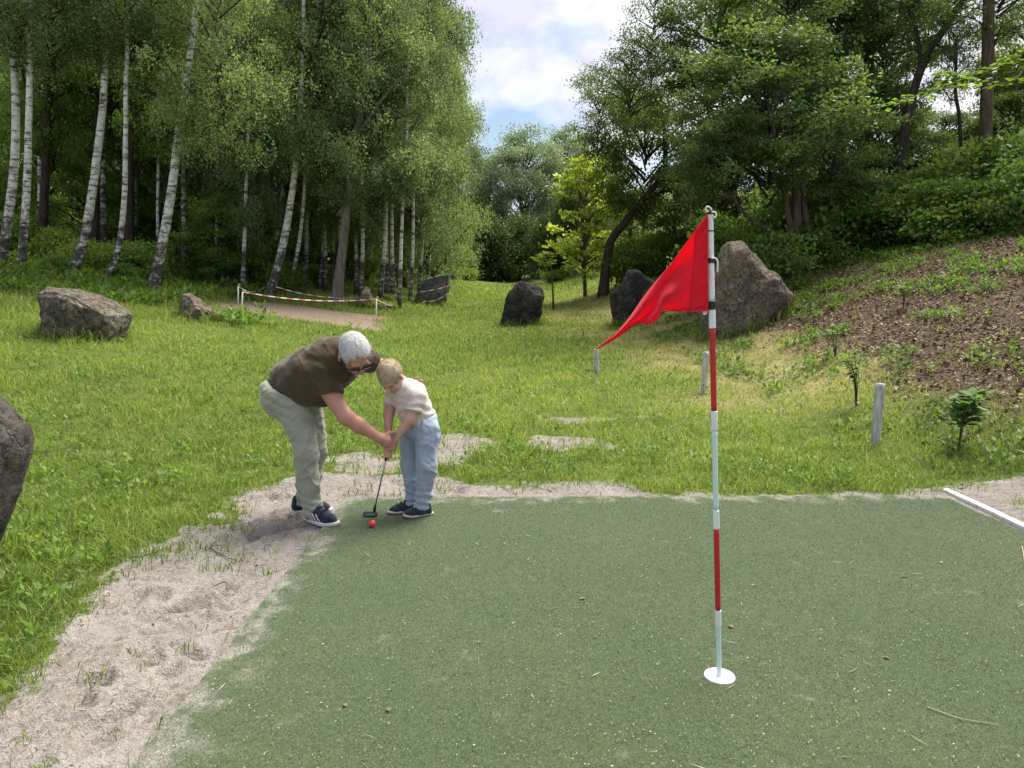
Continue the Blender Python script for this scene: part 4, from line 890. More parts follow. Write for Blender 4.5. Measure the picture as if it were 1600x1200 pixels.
def tape(pts, label, sag=0.08, hw=0.013):
    pts = np.array(pts); Vs, al = [], []
    pl = []
    for a_, b_ in zip(pts[:-1], pts[1:]):
        for t in np.linspace(0, 1, 15)[:-1]: q = a_ + (b_ - a_) * t; q = q - [0, 0, sag * 4 * t * (1 - t)]; pl.append(q)
    pl.append(pts[-1]); pl = np.array(pl); s = np.r_[0, np.cumsum(np.linalg.norm(np.diff(pl, axis=0), axis=1))]
    tw = np.sin(s * 1.1) * 0.55
    up = np.stack([np.zeros_like(s), np.sin(tw), np.cos(tw)], 1) * hw
    th = np.array([0, 0.0012, 0])
    V = np.concatenate([pl + up - th, pl - up - th, pl + up + th, pl - up + th]); n = len(pl); i = np.arange(n - 1)
    Q = np.concatenate([np.stack([i, i + 1, n + i + 1, n + i], 1), np.stack([2 * n + i + 1, 2 * n + i, 3 * n + i, 3 * n + i + 1], 1)])
    o = obj('barrier_tape', mesh_data('barrier_tape', V, Q, {'along': ('POINT', np.tile(s, 4))}), mat=MATS['barrier_tape'])
    return tag(o, label, 'barrier tape', 'lengths of red and white barrier tape')
Dt = float(t3[1])
tape([t1, t3], 'red and white barrier tape along the near side of the pit', 0.12)
tape([t2, P(415, 447, float(G(417, 462)[1]) - .3)], 'slack white barrier tape from the back rod to the thick-footed birch', 0.16)
tape([P(431, 448, float(G(417, 462)[1]) - .35), P(523, 465, float(G(523, 474)[1]) - .25), P(580, 467, 19.0)], 'barrier tape along the back of the pit past the grey trunk', 0.06)
Ds = float(G(672, 477)[1])
tape([t3, P(630, 476, Ds - 1.6), P(665, 470, Ds - .75), P(699, 458, Ds - .6)], 'lower barrier tape running from the rod to the grey slab', 0.10)
tape([P(657, 456, Ds - .72), P(701, 447, Ds - .6)], 'short barrier tape across the upper face of the grey slab', 0.02)

# ================================================================== flagstick
pole_white = plain('pole_white', (0.68, 0.73, 0.75), 0.45, 0.5, var=0.16, scale=60)
pole_blue = plain('pole_pale_blue', (0.55, 0.70, 0.72), 0.45, 0.5, var=0.14, scale=60)
pole_red = plain('pole_red', (0.44, 0.013, 0.024), 0.45, 0.5, var=0.25, scale=60)
black_p = plain('black_plastic', (0.012, 0.012, 0.013), 0.5)
cord_m = plain('white_cord', (0.74, 0.73, 0.70), 0.8)
foot = G(1124, 1061); foot[2] = 0.0
D0 = foot[1]; ptop = P(1109.5, 333, D0)
axis = norm(ptop - foot); Lp = np.linalg.norm(ptop - foot)
root = empty('flagstick', foot, 'red and white flagstick with a drooping red pennant standing on the green', 'flagstick')
def at_py(py):                           # distance along the pole for a photograph row
    lo, hi = 0.0, Lp * 1.1
    cp, sp = math.cos(PITCH), math.sin(PITCH)
    for _ in range(40):
        m = (lo + hi) / 2; q = foot + axis * m; dz = q[2] - CAM_H; zc = q[1] * cp - dz * sp; yc = dz * cp + q[1] * sp
        if 600 - FPX * yc / zc > py: lo = m
        else: hi = m
    return (lo + hi) / 2
def pole_seg(name, y0, y1, r0, r1, mat, taper=None):
    a, b_ = at_py(y0), at_py(y1); pts = np.array([axis * (a + (b_ - a) * t) for t in (0, 0.06, 0.94, 1)]); V, Q, T = tube(pts, [r0, r0, r1, r1], 16)
    return obj(name, mesh_data(name, V, [Q, T]), root, None, mat)
R0 = 0.0098
def sect(y): return R0
pole_seg('pole_section', 1059, 972, R0, R0, pole_blue)
pole_seg('sleeve', 980, 953, R0 * 1.22, R0 * 1.3, pole_white)
pole_seg('pole_section', 953, 826, R0 * 1.12, R0 * 1.12, pole_red)
pole_seg('sleeve', 826, 797, R0 * 1.3, R0 * 1.22, pole_white)
pole_seg('pole_section', 797, 672, R0 * 1.02, R0 * 1.02, pole_blue)
pole_seg('sleeve', 672, 642, R0 * 1.25, R0 * 1.3, pole_white)
pole_seg('pole_section', 642, 513, R0 * 1.12, R0 * 1.12, pole_red)
pole_seg('sleeve', 513, 484, R0 * 1.3, R0 * 1.25, pole_white)
pole_seg('clamp', 483, 471, R0 * 1.42, R0 * 1.42, black_p)
pole_seg('pole_section', 471, 333, R0 * 1.12, R0 * 1.12, pole_white)
pole_seg('clamp', 411, 403, R0 * 1.35, R0 * 1.35, black_p)
pole_seg('joint_ring', 362, 360, R0 * 1.18, R0 * 1.18, black_p)
pole_seg('cap', 335, 325, R0 * 1.25, R0 * 0.9, black_p)
def cord(pts, name='cord_loop', r=0.0028):
    V, Q, T = tube(spline([P(x, y, D0 + d) - foot for x, y, d in pts], 24), r, 6); obj(name, mesh_data(name, V, [Q, T]), root, None, cord_m)
cord([(1107, 331, -.012), (1103, 328, -.015), (1104, 323, -.015), (1109, 324, -.017), (1112, 329, -.017)])
cord([(1112, 331, -.015), (1118, 332, -.01), (1119, 338, -.005), (1115, 340, -.01), (1113, 336, -.015)])
cord([(1112, 404, -.02), (1117, 403, -.018), (1121, 409, -.012), (1121, 425, -.01)])
cord([(1104, 484, -.012), (1100, 487, -.012), (1100, 491, -.012), (1103, 490, -.012), (1105, 484, -.012)])
# clamp arm
V, Q, T = tube(np.array([P(1104, 481, D0) - foot, P(1113, 478, D0) - foot]), 0.006, 8); obj('clamp_arm', mesh_data('clamp_arm', V, [Q, T]), root, None, black_p)
b = MB('flag_cloth'); v = b.coord((1, 1, 1)); wv = b.noise(v, 420, 2); n_ = b.noise(v, 7, 4)
c = b.mix(n_, (0.74, 0.012, 0.045), (0.82, 0.020, 0.06)); p_ = b.principled(c, 0.6, b.bump(b.math('ADD', wv, b.math('MULTIPLY', n_, 2.0)), 0.35, 0.006), 0.25, sheen=0.2)
t_ = b.n('ShaderNodeBsdfTranslucent'); t_.inputs[0].default_value = (0.92, 0.02, 0.05, 1); mx = b.n('ShaderNodeMixShader'); mx.inputs[0].default_value = 0.5
b.link(p_, mx.inputs[1]); b.link(t_.outputs[0], mx.inputs[2]); b.done(mx.outputs[0])
topc = spline([(1106, 334), (1086, 360), (1062, 394), (1036, 426), (1008, 460), (982, 497), (958, 524), (932, 546)], 60)
botc = spline([(1106, 486), (1080, 487), (1056, 487), (1036, 486), (1029, 500), (1012, 507), (994, 506), (975, 520), (932, 546.5)], 60)
NU, NV = 60, 26; V = []
for i in range(NU):
    u = i / (NU - 1)
    for j in range(NV):
        s = j / (NV - 1); q = topc[i] * (1 - s) + botc[i] * s
        dep = D0 - 0.014 + 0.10 * u * math.sin(1.2 + 2.0 * u) + 0.045 * min(1, u * 3) * math.sin(4.2 * s + 6.0 * u - 0.6) * (1 - 0.5 * u) + 0.022 * min(1, u * 2.5) * math.sin(9 * s - 7 * u + 1) - 0.12 * sstep(0.55, 1.0, s) * sstep(0.35, 0.65, u) * (1 - u)
        dep += 0.005 * math.sin(60 * s + 4 * u) * math.exp(-u * 8) + 0.010 * float(fbm(np.array([[u * 9 + s * 3, s * 5 - u * 4, 0.3]]), 3, 5)[0]) * min(1, u * 6) + 0.006 * (1 - abs(float(vnoise(np.array([[u * 7 - s * 6, s * 2, 1.7]]), 9)[0]))) ** 6
        V.append(P(q[0], q[1], dep) - foot)
V = np.array(V)
i = np.arange(NU - 1)[:, None] * NV; j = np.arange(NV - 1)[None]; Q = np.stack([i + j, i + NV + j, i + NV + j + 1, i + j + 1], -1).reshape(-1, 4)
fo = obj('flag', mesh_data('flag', V, Q), root, None, MATS['flag_cloth']); md = fo.modifiers.new('thick', 'SOLIDIFY'); md.thickness = 0.0016
# stitched hem band by the pole
Vh = V.reshape(NU, NV, 3)[:9]; hem = Vh + np.array([0, -0.0035, 0]); hb = Vh + np.array([0, 0.0035, 0]); n1_ = 9 * NV
i = np.arange(8)[:, None] * NV; Qh = np.stack([i + j, i + NV + j, i + NV + j + 1, i + j + 1], -1).reshape(-1, 4)
obj('hem', mesh_data('hem', np.concatenate([hem.reshape(-1, 3), hb.reshape(-1, 3)]), np.concatenate([Qh, Qh[:, ::-1] + n1_])), fo, None, MATS['flag_cloth'])
m_seam = plain('seam_red', (0.36, 0.006, 0.02), .7)
VF = V.reshape(NU, NV, 3)
for nm, line in (('seam', VF[8, :]), ('bottom_hem', VF[1:50, NV - 2])):     # stitched seams
    Vs_, Qs_, Ts_ = tube(line + np.array([0, -.0045, 0]), .0011, 5); obj(nm, mesh_data(nm, Vs_, [Qs_, Ts_]), fo, None, m_seam)
# the hole rim disc
prof = [(0.0001, 0.004), (0.050, 0.004), (0.0565, 0.005), (0.060, 0.0035), (0.061, 0.0), (0.061, -0.012)]
V, Q, T = lathe(prof, 40); o = obj('hole_disc', mesh_data('hole_disc', V, Q), None, (foot[0], foot[1], 0.0125), plain('disc_white', (0.74, 0.73, 0.72), 0.6, var=0.06))
tag(o, 'round white disc set flat in the green under the flagstick', 'hole disc')

# ================================================================== small plants on the bank
def bank_plant(px, py, hgt_px, leafsz, n, label, mat, bark, dark=False, seed=0, name='seedling', spread=1.0):
    g = G(px, py); k = g[1] / FPX; H = hgt_px * k; rs = np.random.default_rng(seed); root = empty(name, g, label, 'plant')
    stems, C, A, Bv, rn = [], [], [], [], []
    ns = 5 if dark else 3
    for q in range(ns):
        a = rs.uniform(0, 6.28); r = rs.uniform(0.1, 0.35) * H * spread
        pl = spline([np.array([0, 0, -.03]), np.array([r * .3 * math.cos(a), r * .3 * math.sin(a), H * .5]), np.array([r * math.cos(a), r * math.sin(a), H * rs.uniform(.7, 1)])], 9)
        stems.append(tube(pl, np.linspace(0.012 if q == 0 else 0.006, 0.002, 9), 6))
        for m in range(n // ns):
            t = rs.uniform(0.35, 1); p = np.array([np.interp(t, np.linspace(0, 1, 9), pl[:, d]) for d in range(3)]); az = rs.uniform(0, 6.28); el = rs.uniform(-.3, .6)
            av = np.array([math.cos(az) * math.cos(el), math.sin(az) * math.cos(el), math.sin(el)]); l = leafsz * rs.uniform(.6, 1.2)
            C.append(p + av * l * .75); A.append(av * l * .5); sv_ = np.array([-math.sin(az), math.cos(az), rs.normal() * .3]); Bv.append(sv_ * l * .33); rn.append(rs.uniform(0, 1))
    V, F = join(stems); obj('stem', mesh_data('stem', V, F), root, None, bark)
    V, Q = leaf_quads(np.array(C), np.array(A), np.array(Bv)); obj('leaves', mesh_data('leaves', V, Q, {'rnd': ('FACE', np.array(rn))}, smooth=False, mats=[mat]), root)
L_seed = leaf_mat('leaf_seedling', (0.05, 0.12, 0.03), (0.15, 0.27, 0.07), 0.4)
bank_plant(1497, 702, 108, 0.13, 150, 'young broad-leaved plant beside the nearest white-grey stake', L_seed, bark_brown, seed=5, spread=0.8)
bank_plant(1338, 632, 90, 0.055, 240, 'dark twiggy little bush up the slope from the nearest stake', L_shrub, bark_dark, True, seed=6, name='twiggy_bush', spread=1.3)
bank_plant(1412, 480, 40, 0.09, 60, 'low green plant in the leaf litter high on the bank', L_shrub, bark_brown, seed=7, spread=1.6)
bank_plant(1306, 560, 60, 0.07, 80, 'sprawling green plant up the slope between the boulder and the twiggy bush', L_shrub, bark_brown, seed=8, spread=1.4)

# ================================================================== near branch hanging in from a tree beside the green
troot = np.array([8.3, 8.0, h1(8.3, 8.0)]); root = empty('maple_tree', troot, 'yellow-green leafy branch reaching in from a tree beyond the frame edge', 'tree')
V, Q, T = tube(spline([[0, 0, -.2], [.1, 0, 2], [0, .1, 4.5], [.2, 0, 8]], 14), np.linspace(.16, .07, 14), 10); obj('trunk', mesh_data('trunk', V, [Q, T]), root, None, bark_brown)
bp = spline([np.array([0.05, 0, P(1600, 82, 8.2)[2] + .35 - troot[2]]), P(1680, 62, 8.2) - troot, P(1600, 86, 8.1) - troot, P(1540, 112, 8.0) - troot, P(1470, 138, 7.9) - troot, P(1385, 162, 7.8) - troot], 40)
bp2 = spline([bp[14], P(1580, 128, 7.7) - troot, P(1500, 122, 7.6) - troot, P(1478, 112, 7.5) - troot], 24)
for bl, r0_ in ((bp, .03), (bp2, .012)):
    V, Q, T = tube(bl, np.linspace(r0_, .0025, len(bl)), 6); obj('branch', mesh_data('branch', V, [Q, T]), root, None, bark_brown)
rs = np.random.default_rng(9); C, A, Bv, rn = [], [], [], []
for line, m in ((bp[8:], 300), (bp2, 130)):
    for q in range(m):
        p = line[rs.integers(0, len(line))]; az = rs.uniform(0, 6.28); el = rs.uniform(-.45, .15); av = np.array([math.cos(az) * math.cos(el), math.sin(az) * math.cos(el), math.sin(el)]); l = rs.uniform(.055, .11)
        st = rs.uniform(.03, .16); C.append(p + av * st); A.append(av * l * .5); Bv.append(np.array([-math.sin(az), math.cos(az), rs.normal() * .25]) * l * .38); rn.append(rs.uniform(0, .8))
V, Q = leaf_quads(np.array(C), np.array(A), np.array(Bv)); obj('leaves', mesh_data('leaves', V, Q, {'rnd': ('FACE', np.array(rn))}, smooth=False, mats=[leaf_mat('leaf_maple', (0.05, 0.10, 0.018), (0.14, 0.22, 0.035), 0.5)]), root)

# ================================================================== people: signed-distance bodies meshed as one continuous surface
class Field:
    def __init__(s, lo, hi, h):
        s.h = h; s.lo = np.asarray(lo, float) - 4 * h; n = np.ceil((np.asarray(hi) + 4 * h - s.lo) / h).astype(int) + 1
        s.n = n; s.F = np.full(n, 0.5, np.float32)
    def sub(s, lo, hi, pad):
        a = np.clip(np.floor((np.asarray(lo) - pad - s.lo) / s.h).astype(int), 0, s.n - 1); b_ = np.clip(np.ceil((np.asarray(hi) + pad - s.lo) / s.h).astype(int) + 1, 1, s.n)
        sl = tuple(slice(x, y) for x, y in zip(a, b_)); ax = [s.lo[i] + s.h * np.arange(a[i], b_[i]) for i in range(3)]
        return sl, np.stack(np.meshgrid(*ax, indexing='ij'), -1)
    def put(s, sl, d, k, op='add'):
        f = s.F[sl]
        if op == 'add':
            hh = np.clip(0.5 + 0.5 * (f - d) / k, 0, 1); s.F[sl] = f * (1 - hh) + d * hh - k * hh * (1 - hh)
        elif op == 'cut': s.F[sl] = np.maximum(f, -d)
    def cone(s, a, b_, ra, rb, k=0.02, op='add', clip=None):
        a, b_ = np.asarray(a, float), np.asarray(b_, float); r = max(ra, rb); sl, X = s.sub(np.minimum(a, b_) - r, np.maximum(a, b_) + r, 3 * k + 3 * s.h)
        ab = b_ - a; t = np.clip(((X - a) @ ab) / (ab @ ab + 1e-12), 0, 1); d = np.linalg.norm(X - a - t[..., None] * ab, axis=-1) - (ra + (rb - ra) * t)
        if clip is not None:
            for p, nrm in clip: d = np.maximum(d, (X - p) @ norm(nrm))
        s.put(sl, d, k, op)
    def chain(s, pts, rad, k=0.02):
        for i in range(len(pts) - 1): s.cone(pts[i], pts[i + 1], rad[i], rad[i + 1], k)
    def ell(s, c, axes, radii, k=0.02, op='add', clip=None):
        c = np.asarray(c, float); r = max(radii); sl, X = s.sub(c - r, c + r, 3 * k + 3 * s.h); M = np.array(axes); q = (X - c) @ M.T; rd = np.asarray(radii, float)
        k0 = np.linalg.norm(q / rd, axis=-1); k1 = np.linalg.norm(q / rd ** 2, axis=-1) + 1e-9; d = k0 * (k0 - 1) / k1
        if clip is not None:
            for p, nrm in clip: d = np.maximum(d, (X - p) @ norm(nrm))
        s.put(sl, d, k, op)
    def plane(s, p, n):                  # keep the side opposite to n
        ax = [s.lo[i] + s.h * np.arange(s.n[i]) for i in range(3)]; n = norm(n)
        d = (ax[0] - p[0])[:, None, None] * n[0] + (ax[1] - p[1])[None, :, None] * n[1] + (ax[2] - p[2])[None, None] * n[2]
        s.F = np.maximum(s.F, d.astype(np.float32))
    def mesh(s):
        F = s.F; ins = F < 0; nx, ny, nz = F.shape
        c = [(dx, dy, dz) for dx in (0, 1) for dy in (0, 1) for dz in (0, 1)]
        def cs(A, d): return A[d[0]:nx - 1 + d[0], d[1]:ny - 1 + d[1], d[2]:nz - 1 + d[2]]
        cnt = sum(cs(ins, d).astype(np.int8) for d in c); mask = (cnt > 0) & (cnt < 8); cell = np.argwhere(mask); idx = np.full(mask.shape, -1, np.int64); idx[mask] = np.arange(len(cell))
        acc = np.zeros((len(cell), 3)); num = np.zeros(len(cell))
        for d in c:
            for ax in range(3):
                if d[ax]: continue
                e = list(d); e[ax] = 1
                fa = F[tuple((cell + d).T)]; fb = F[tuple((cell + e).T)]; m = (fa < 0) != (fb < 0); t = fa[m] / (fa[m] - fb[m])
                p = np.tile(np.array(d, float), (m.sum(), 1)); p[:, ax] = t; acc[m] += p; num[m] += 1
        V = (cell + acc / num[:, None]) * s.h + s.lo; Q = []
        for ax in range(3):
            o = [a for a in range(3) if a != ax]; A = ins.take(np.arange(0, F.shape[ax] - 1), ax); B_ = ins.take(np.arange(1, F.shape[ax]), ax)
            w = np.argwhere(A != B_); w = w[(w[:, o[0]] > 0) & (w[:, o[1]] > 0) & (w[:, o[0]] < F.shape[o[0]] - 1) & (w[:, o[1]] < F.shape[o[1]] - 1)]
            q = []
            for du, dv in ((-1, -1), (0, -1), (0, 0), (-1, 0)):
                z = w.copy(); z[:, o[0]] += du; z[:, o[1]] += dv; q.append(idx[tuple(z.T)])
            q = np.stack(q, 1); flip = A[tuple(w.T)] ^ (ax == 1); q[~flip] = q[~flip][:, ::-1]; Q.append(q)
        Q = np.concatenate(Q); Q = Q[(Q >= 0).all(1)]
        return V, Q
def vnormals(V, Q):
    n = np.cross(V[Q[:, 2]] - V[Q[:, 0]], V[Q[:, 3]] - V[Q[:, 1]]); N = np.zeros_like(V)
    for k in range(4): np.add.at(N, Q[:, k], n)
    return N / (np.linalg.norm(N, axis=1)[:, None] + 1e-12)
def relax(V, Q, it=2, lam=0.5):
    for _ in range(it):
        A = np.zeros_like(V); c = np.zeros(len(V))
        for k in range(4):
            np.add.at(A, Q[:, k], V[Q[:, (k + 1) % 4]]); np.add.at(c, Q[:, k], 1); np.add.at(A, Q[:, k], V[Q[:, (k - 1) % 4]]); np.add.at(c, Q[:, k], 1)
        V = V + lam * (A / c[:, None] - V)
    return V
def body_part(name, fld, parent, org, mat, disp=None, it=2):
    V, Q = fld.mesh(); V = relax(V, Q, it)
    if disp is not None: V = V + vnormals(V, Q) * disp(V)[:, None]
    return obj(name, mesh_data(name, V - org, Q), parent, None, mat)
def hair_part(name, fld, parent, org, mat, C, axes, n, ln, seed, flow):
    V, Q = fld.mesh(); V = relax(V, Q, 2); N = vnormals(V, Q); rs = np.random.default_rng(seed); M = np.array(axes)
    V = V + N * (.003 * fbm(((V - C) @ M.T) * [45, 14, 30], 2, seed))[:, None]
    k = rs.integers(0, len(V), n); p = V[k]; nn = N[k]; q = (p - C) @ M.T
    d = np.stack([q[:, 0] * 1.2, np.full(n, flow), -.05 + q[:, 2] * -.3], 1) + rs.normal(size=(n, 3)) * .05; t = d @ M; t = t - nn * (t * nn).sum(1)[:, None]; t /= np.linalg.norm(t, axis=1)[:, None] + 1e-9
    w = np.cross(nn, t) * .0019; L_ = ln * rs.uniform(.5, 1.2, n)[:, None]; lift = nn * (L_ * rs.uniform(.0, .12, n)[:, None])
    B = np.stack([p - w - nn * .002, p + w - nn * .002, p + t * L_ * .6 + lift * .8 + w, p + t * L_ * .6 + lift * .8 - w, p + t * L_ + lift * .9 + w * .4, p + t * L_ + lift * .9 - w * .4], 1).reshape(-1, 3)
    i = np.arange(n)[:, None] * 6 + len(V); QB = np.concatenate([i + np.array([[0, 1, 2, 3]]), i + np.array([[3, 2, 4, 5]])])
    cl = .5 + .55 * fbm(((V - C) @ M.T) * [55, 16, 30], 3, seed + 40); r0 = cl[Q].mean(1) - .12; r1 = np.tile(cl[k] + rs.normal(size=n) * .07, 2)
    return obj(name, mesh_data(name, np.concatenate([V, B]) - org, np.concatenate([Q, QB]), {'rnd': ('FACE', np.clip(np.concatenate([r0, r1]), 0, 1))}), parent, None, mat)
def frame(f, r):
    r = norm(r); f = norm(np.asarray(f, float) - r * np.dot(f, r)); return r, f, np.cross(r, f)
def grip_arc(ax0, axd, h, rg, a0, a1, e1, e2, n=5):
    return [ax0 + axd * h + rg * (math.cos(t) * e1 + math.sin(t) * e2) for t in np.linspace(a0, a1, n)]

def skin_mat(name, base, red):
    b = MB(name); v = b.coord(); a = b.noise(v, 9, 4); f = b.noise(v, 90, 3)
    c = b.mix(b.ramp(a, [(0.35, (0, 0, 0)), (0.7, (1, 1, 1))]), base, red)
    s = b.n('ShaderNodeBsdfPrincipled'); b.link(c, s.inputs['Base Color']); s.inputs['Roughness'].default_value = 0.5; s.inputs['Specular IOR Level'].default_value = 0.35
    s.inputs['Subsurface Weight'].default_value = 0.15; s.inputs['Subsurface Radius'].default_value = (0.012, 0.005, 0.003); s.inputs['Subsurface Scale'].default_value = 0.6
    b.link(b.bump(f, 0.15, 0.003), s.inputs['Normal']); return b.done(s.outputs[0])
def cloth_mat(name, ca, cb, weave=260, stripes=None, bump=0.25, sheen=0.25, stretch=(1, 1, 1)):
    b = MB(name); v = b.coord(stretch); a = b.noise(v, 6, 5, 0.6); f = b.noise(b.coord(), weave, 2)
    c = b.mix(a, ca, cb)
    if stripes:
        sx = b.n('ShaderNodeVectorMath', operation='DOT_PRODUCT'); b.link(b.coord(), sx.inputs[0]); sx.inputs[1].default_value = stripes[0]
        w = b.math('FRACT', b.math('MULTIPLY', sx.outputs['Value'], stripes[1])); c = b.mix(b.math('MULTIPLY', b.math('GREATER_THAN', w, 0.78), stripes[3]), c, stripes[2])
    return b.done(b.principled(c, 0.85, b.bump(b.math('ADD', f, b.math('MULTIPLY', a, 1.2)), bump, 0.006), 0.2, sheen=sheen))
def hair_mat(name, ca, cb):
    b = MB(name); v = b.coord(); n_ = b.n('ShaderNodeTexNoise'); n_.inputs['Scale'].default_value = 3; b.link(v, n_.inputs['Vector'])
    a = b.attr('rnd'); g = b.noise(v, 16, 3)
    c = b.mix(a, ca, cb); c = b.mix(b.ramp(g, [(0.45, (0, 0, 0)), (0.7, (0.3, 0.3, 0.3))]), c, ca)
    return b.done(b.principled(c, 0.6, None, 0.3))
skin_man = skin_mat('skin_tanned', (0.40, 0.215, 0.155), (0.46, 0.22, 0.165))
skin_boy = skin_mat('skin_fair', (0.50, 0.31, 0.235), (0.54, 0.29, 0.23))
m_polo = cloth_mat('polo_olive', (0.040, 0.027, 0.012), (0.060, 0.041, 0.019), stripes=((3.2, 0.8, -1.0), 14.0, (0.075, 0.058, 0.035), 0.28))
m_chino = cloth_mat('chino_stone', (0.24, 0.25, 0.208), (0.325, 0.335, 0.285))
m_tee = cloth_mat('tee_blush', (0.52, 0.455, 0.43), (0.60, 0.53, 0.505), stripes=((0.25, 0.1, 1.0), 55.0, (0.46, 0.38, 0.34), 0.35))
m_jogger = cloth_mat('jogger_blue', (0.235, 0.285, 0.385), (0.355, 0.41, 0.515), stretch=(1, 1, 0.5))
m_navy = cloth_mat('shoe_navy', (0.008, 0.010, 0.024), (0.016, 0.019, 0.040))
m_teal = cloth_mat('shoe_dark_teal', (0.018, 0.030, 0.038), (0.032, 0.048, 0.056))
m_sole = plain('sole_white', (0.60, 0.59, 0.57), 0.6); m_gum = plain('sole_gum', (0.26, 0.13, 0.085), 0.6); m_white = plain('stripe_white', (0.75, 0.75, 0.75), 0.6)
m_neon = plain('lace_neon', (0.42, 0.72, 0.16), 0.6); m_belt = plain('belt_black', (0.012, 0.012, 0.014), 0.5)
m_grey_hair = hair_mat('hair_grey', (0.38, 0.38, 0.385), (0.70, 0.69, 0.70)); m_blond = hair_mat('hair_blond', (0.30, 0.23, 0.14), (0.60, 0.49, 0.34))
m_lens = plain('dark_lens', (0.010, 0.009, 0.009), 0.12, 0.6); m_frame_ = plain('glasses_frame', (0.015, 0.014, 0.013), 0.35)
m_lip = plain('lip', (0.36, 0.14, 0.11), 0.5); m_eye = plain('eye_dark', (0.03, 0.022, 0.018), 0.3)

def shoe(parent, org, heel, toe, L, upper, sole_m, stripes=0, stripe_m=None, lace_m=None, side=-1, ground=0.0, gum=None):
    d = np.array([toe[0] - heel[0], toe[1] - heel[1], 0]); d = norm(d); s_ = np.array([-d[1], d[0], 0]); up = np.array([0, 0, 1.0]); o0 = np.array([heel[0], heel[1], ground]); sc = L / 0.29
    def W(x, y, z): return o0 + (d * x + s_ * y + up * z) * sc
    f = Field(o0 - 0.07 + np.minimum(d * L, 0), o0 + 0.17 + np.maximum(d * L, 0), 0.0045)
    f.cone(W(.045, 0, .045), W(.05, 0, .085), .039 * sc, .037 * sc, .02); f.cone(W(.05, 0, .045), W(.13, .003, .048), .038 * sc, .043 * sc, .02)
    f.cone(W(.13, .003, .045), W(.215, .0, .036), .045 * sc, .044 * sc, .03); f.cone(W(.215, 0, .036), W(.248, -.003, .032), .043 * sc, .034 * sc, .02)
    f.cone(W(.06, 0, .092), W(.165, 0, .064), .034 * sc, .033 * sc, .03)
    f.plane(W(0, 0, .020), -up); f.plane(W(0, 0, .125), up - d * 0.12)
    root = empty('shoe', o0 - org); root.parent = parent
    V, Q = f.mesh(); V = relax(V, Q, 1); obj('upper', mesh_data('upper', V - o0, Q), root, None, upper); N = vnormals(V, Q)
    loc = (V - o0) / sc; lx, ly, lz = loc @ d, loc @ s_, loc[:, 2]
    def shell(name, keepv, mat, off=0.0018):
        fq = Q[keepv[Q].all(1)]
        if not len(fq): return
        u, inv = np.unique(fq, return_inverse=True); inv = inv.reshape(-1, 4); V1 = V[u] + N[u] * off; V2 = V[u] - N[u] * 0.002; n = len(u)
        obj(name, mesh_data(name, np.concatenate([V1, V2]) - o0, np.concatenate([inv, inv[:, ::-1] + n])), root, None, mat)
    for k in range(stripes):
        q = lx - 0.10 - 0.030 * k + (lz - 0.05) * 0.75
        shell('stripe', (np.abs(q) < 0.0085) & (lz < 0.078) & (lz > 0.024) & (ly * side > 0.018), stripe_m, 0.003)
    if lace_m is not None:
        for k in range(4):
            x0 = 0.105 + 0.024 * k; sg = 1 if k % 2 else -1; mm = (np.abs(lx - x0) < .008) & (np.abs(ly) < .012); z0 = (lz[mm].max() if mm.any() else .09) + .003
            V_, Q_, T_ = tube(np.array([W(x0, -.027, z0 - .010), W(x0 + .006 * sg, 0, z0 + .003), W(x0 + .012 * sg, .027, z0 - .010)]) - o0, .0052 * sc, 6); obj('lace', mesh_data('lace', V_, [Q_, T_]), root, None, lace_m)
    th = np.linspace(0, 2 * np.pi, 48, endpoint=False); xs = 0.142 + 0.150 * np.sign(np.cos(th)) * np.abs(np.cos(th)) ** 0.75; wv = 0.036 + 0.016 * sstep(0.05, 0.2, xs); ys = wv * np.sign(np.sin(th)) * np.abs(np.sin(th)) ** 0.7
    def ringm(z0, z1, grow, name, mat):
        rr = []
        for z, g in ((z0, .94), (z0 + .002, 1.0), (z1 - .002, 1.0), (z1, .95)):
            rr.append(np.array([W(.142 + (x - .142) * g * grow, y * g * grow, z + .010 * max(0, (x - .22)) / .07) for x, y in zip(xs, ys)]))
        n = 48; V_ = np.concatenate(rr + [rr[0].mean(0)[None], rr[-1].mean(0)[None]]); i = np.arange(3)[:, None] * n; j = np.arange(n)[None]; j2 = (j + 1) % n
        Q_ = np.stack([i + j, i + j2, i + n + j2, i + n + j], -1).reshape(-1, 4); jj = np.arange(n); T_ = np.concatenate([np.stack([np.full(n, 4 * n), (jj + 1) % n, jj], 1), np.stack([np.full(n, 4 * n + 1), 3 * n + jj, 3 * n + (jj + 1) % n], 1)])
        obj(name, mesh_data(name, V_ - o0, [Q_, T_]), root, None, mat)
    if gum is not None: ringm(0.0, .008, 1.0, 'outsole', gum); ringm(.008, .026, 1.0, 'sole', sole_m)
    else: ringm(0.0, .027, 1.0, 'sole', sole_m)
    return W

UP = np.array([0, 0, 1.0])
# ------------------------------------------------------------------ the grip both people hold
ga, gb = P(604, 713, 4.635), P(616, 664, 4.665); gdir = norm(gb - ga)
ge1 = norm(np.cross(gdir, [0, 1, 0])); ge1 = ge1 if ge1[0] > 0 else -ge1; ge2 = np.cross(gdir, ge1); ge2 = ge2 if ge2[1] < 0 else -ge2   # ge1 to the right, ge2 to the camera

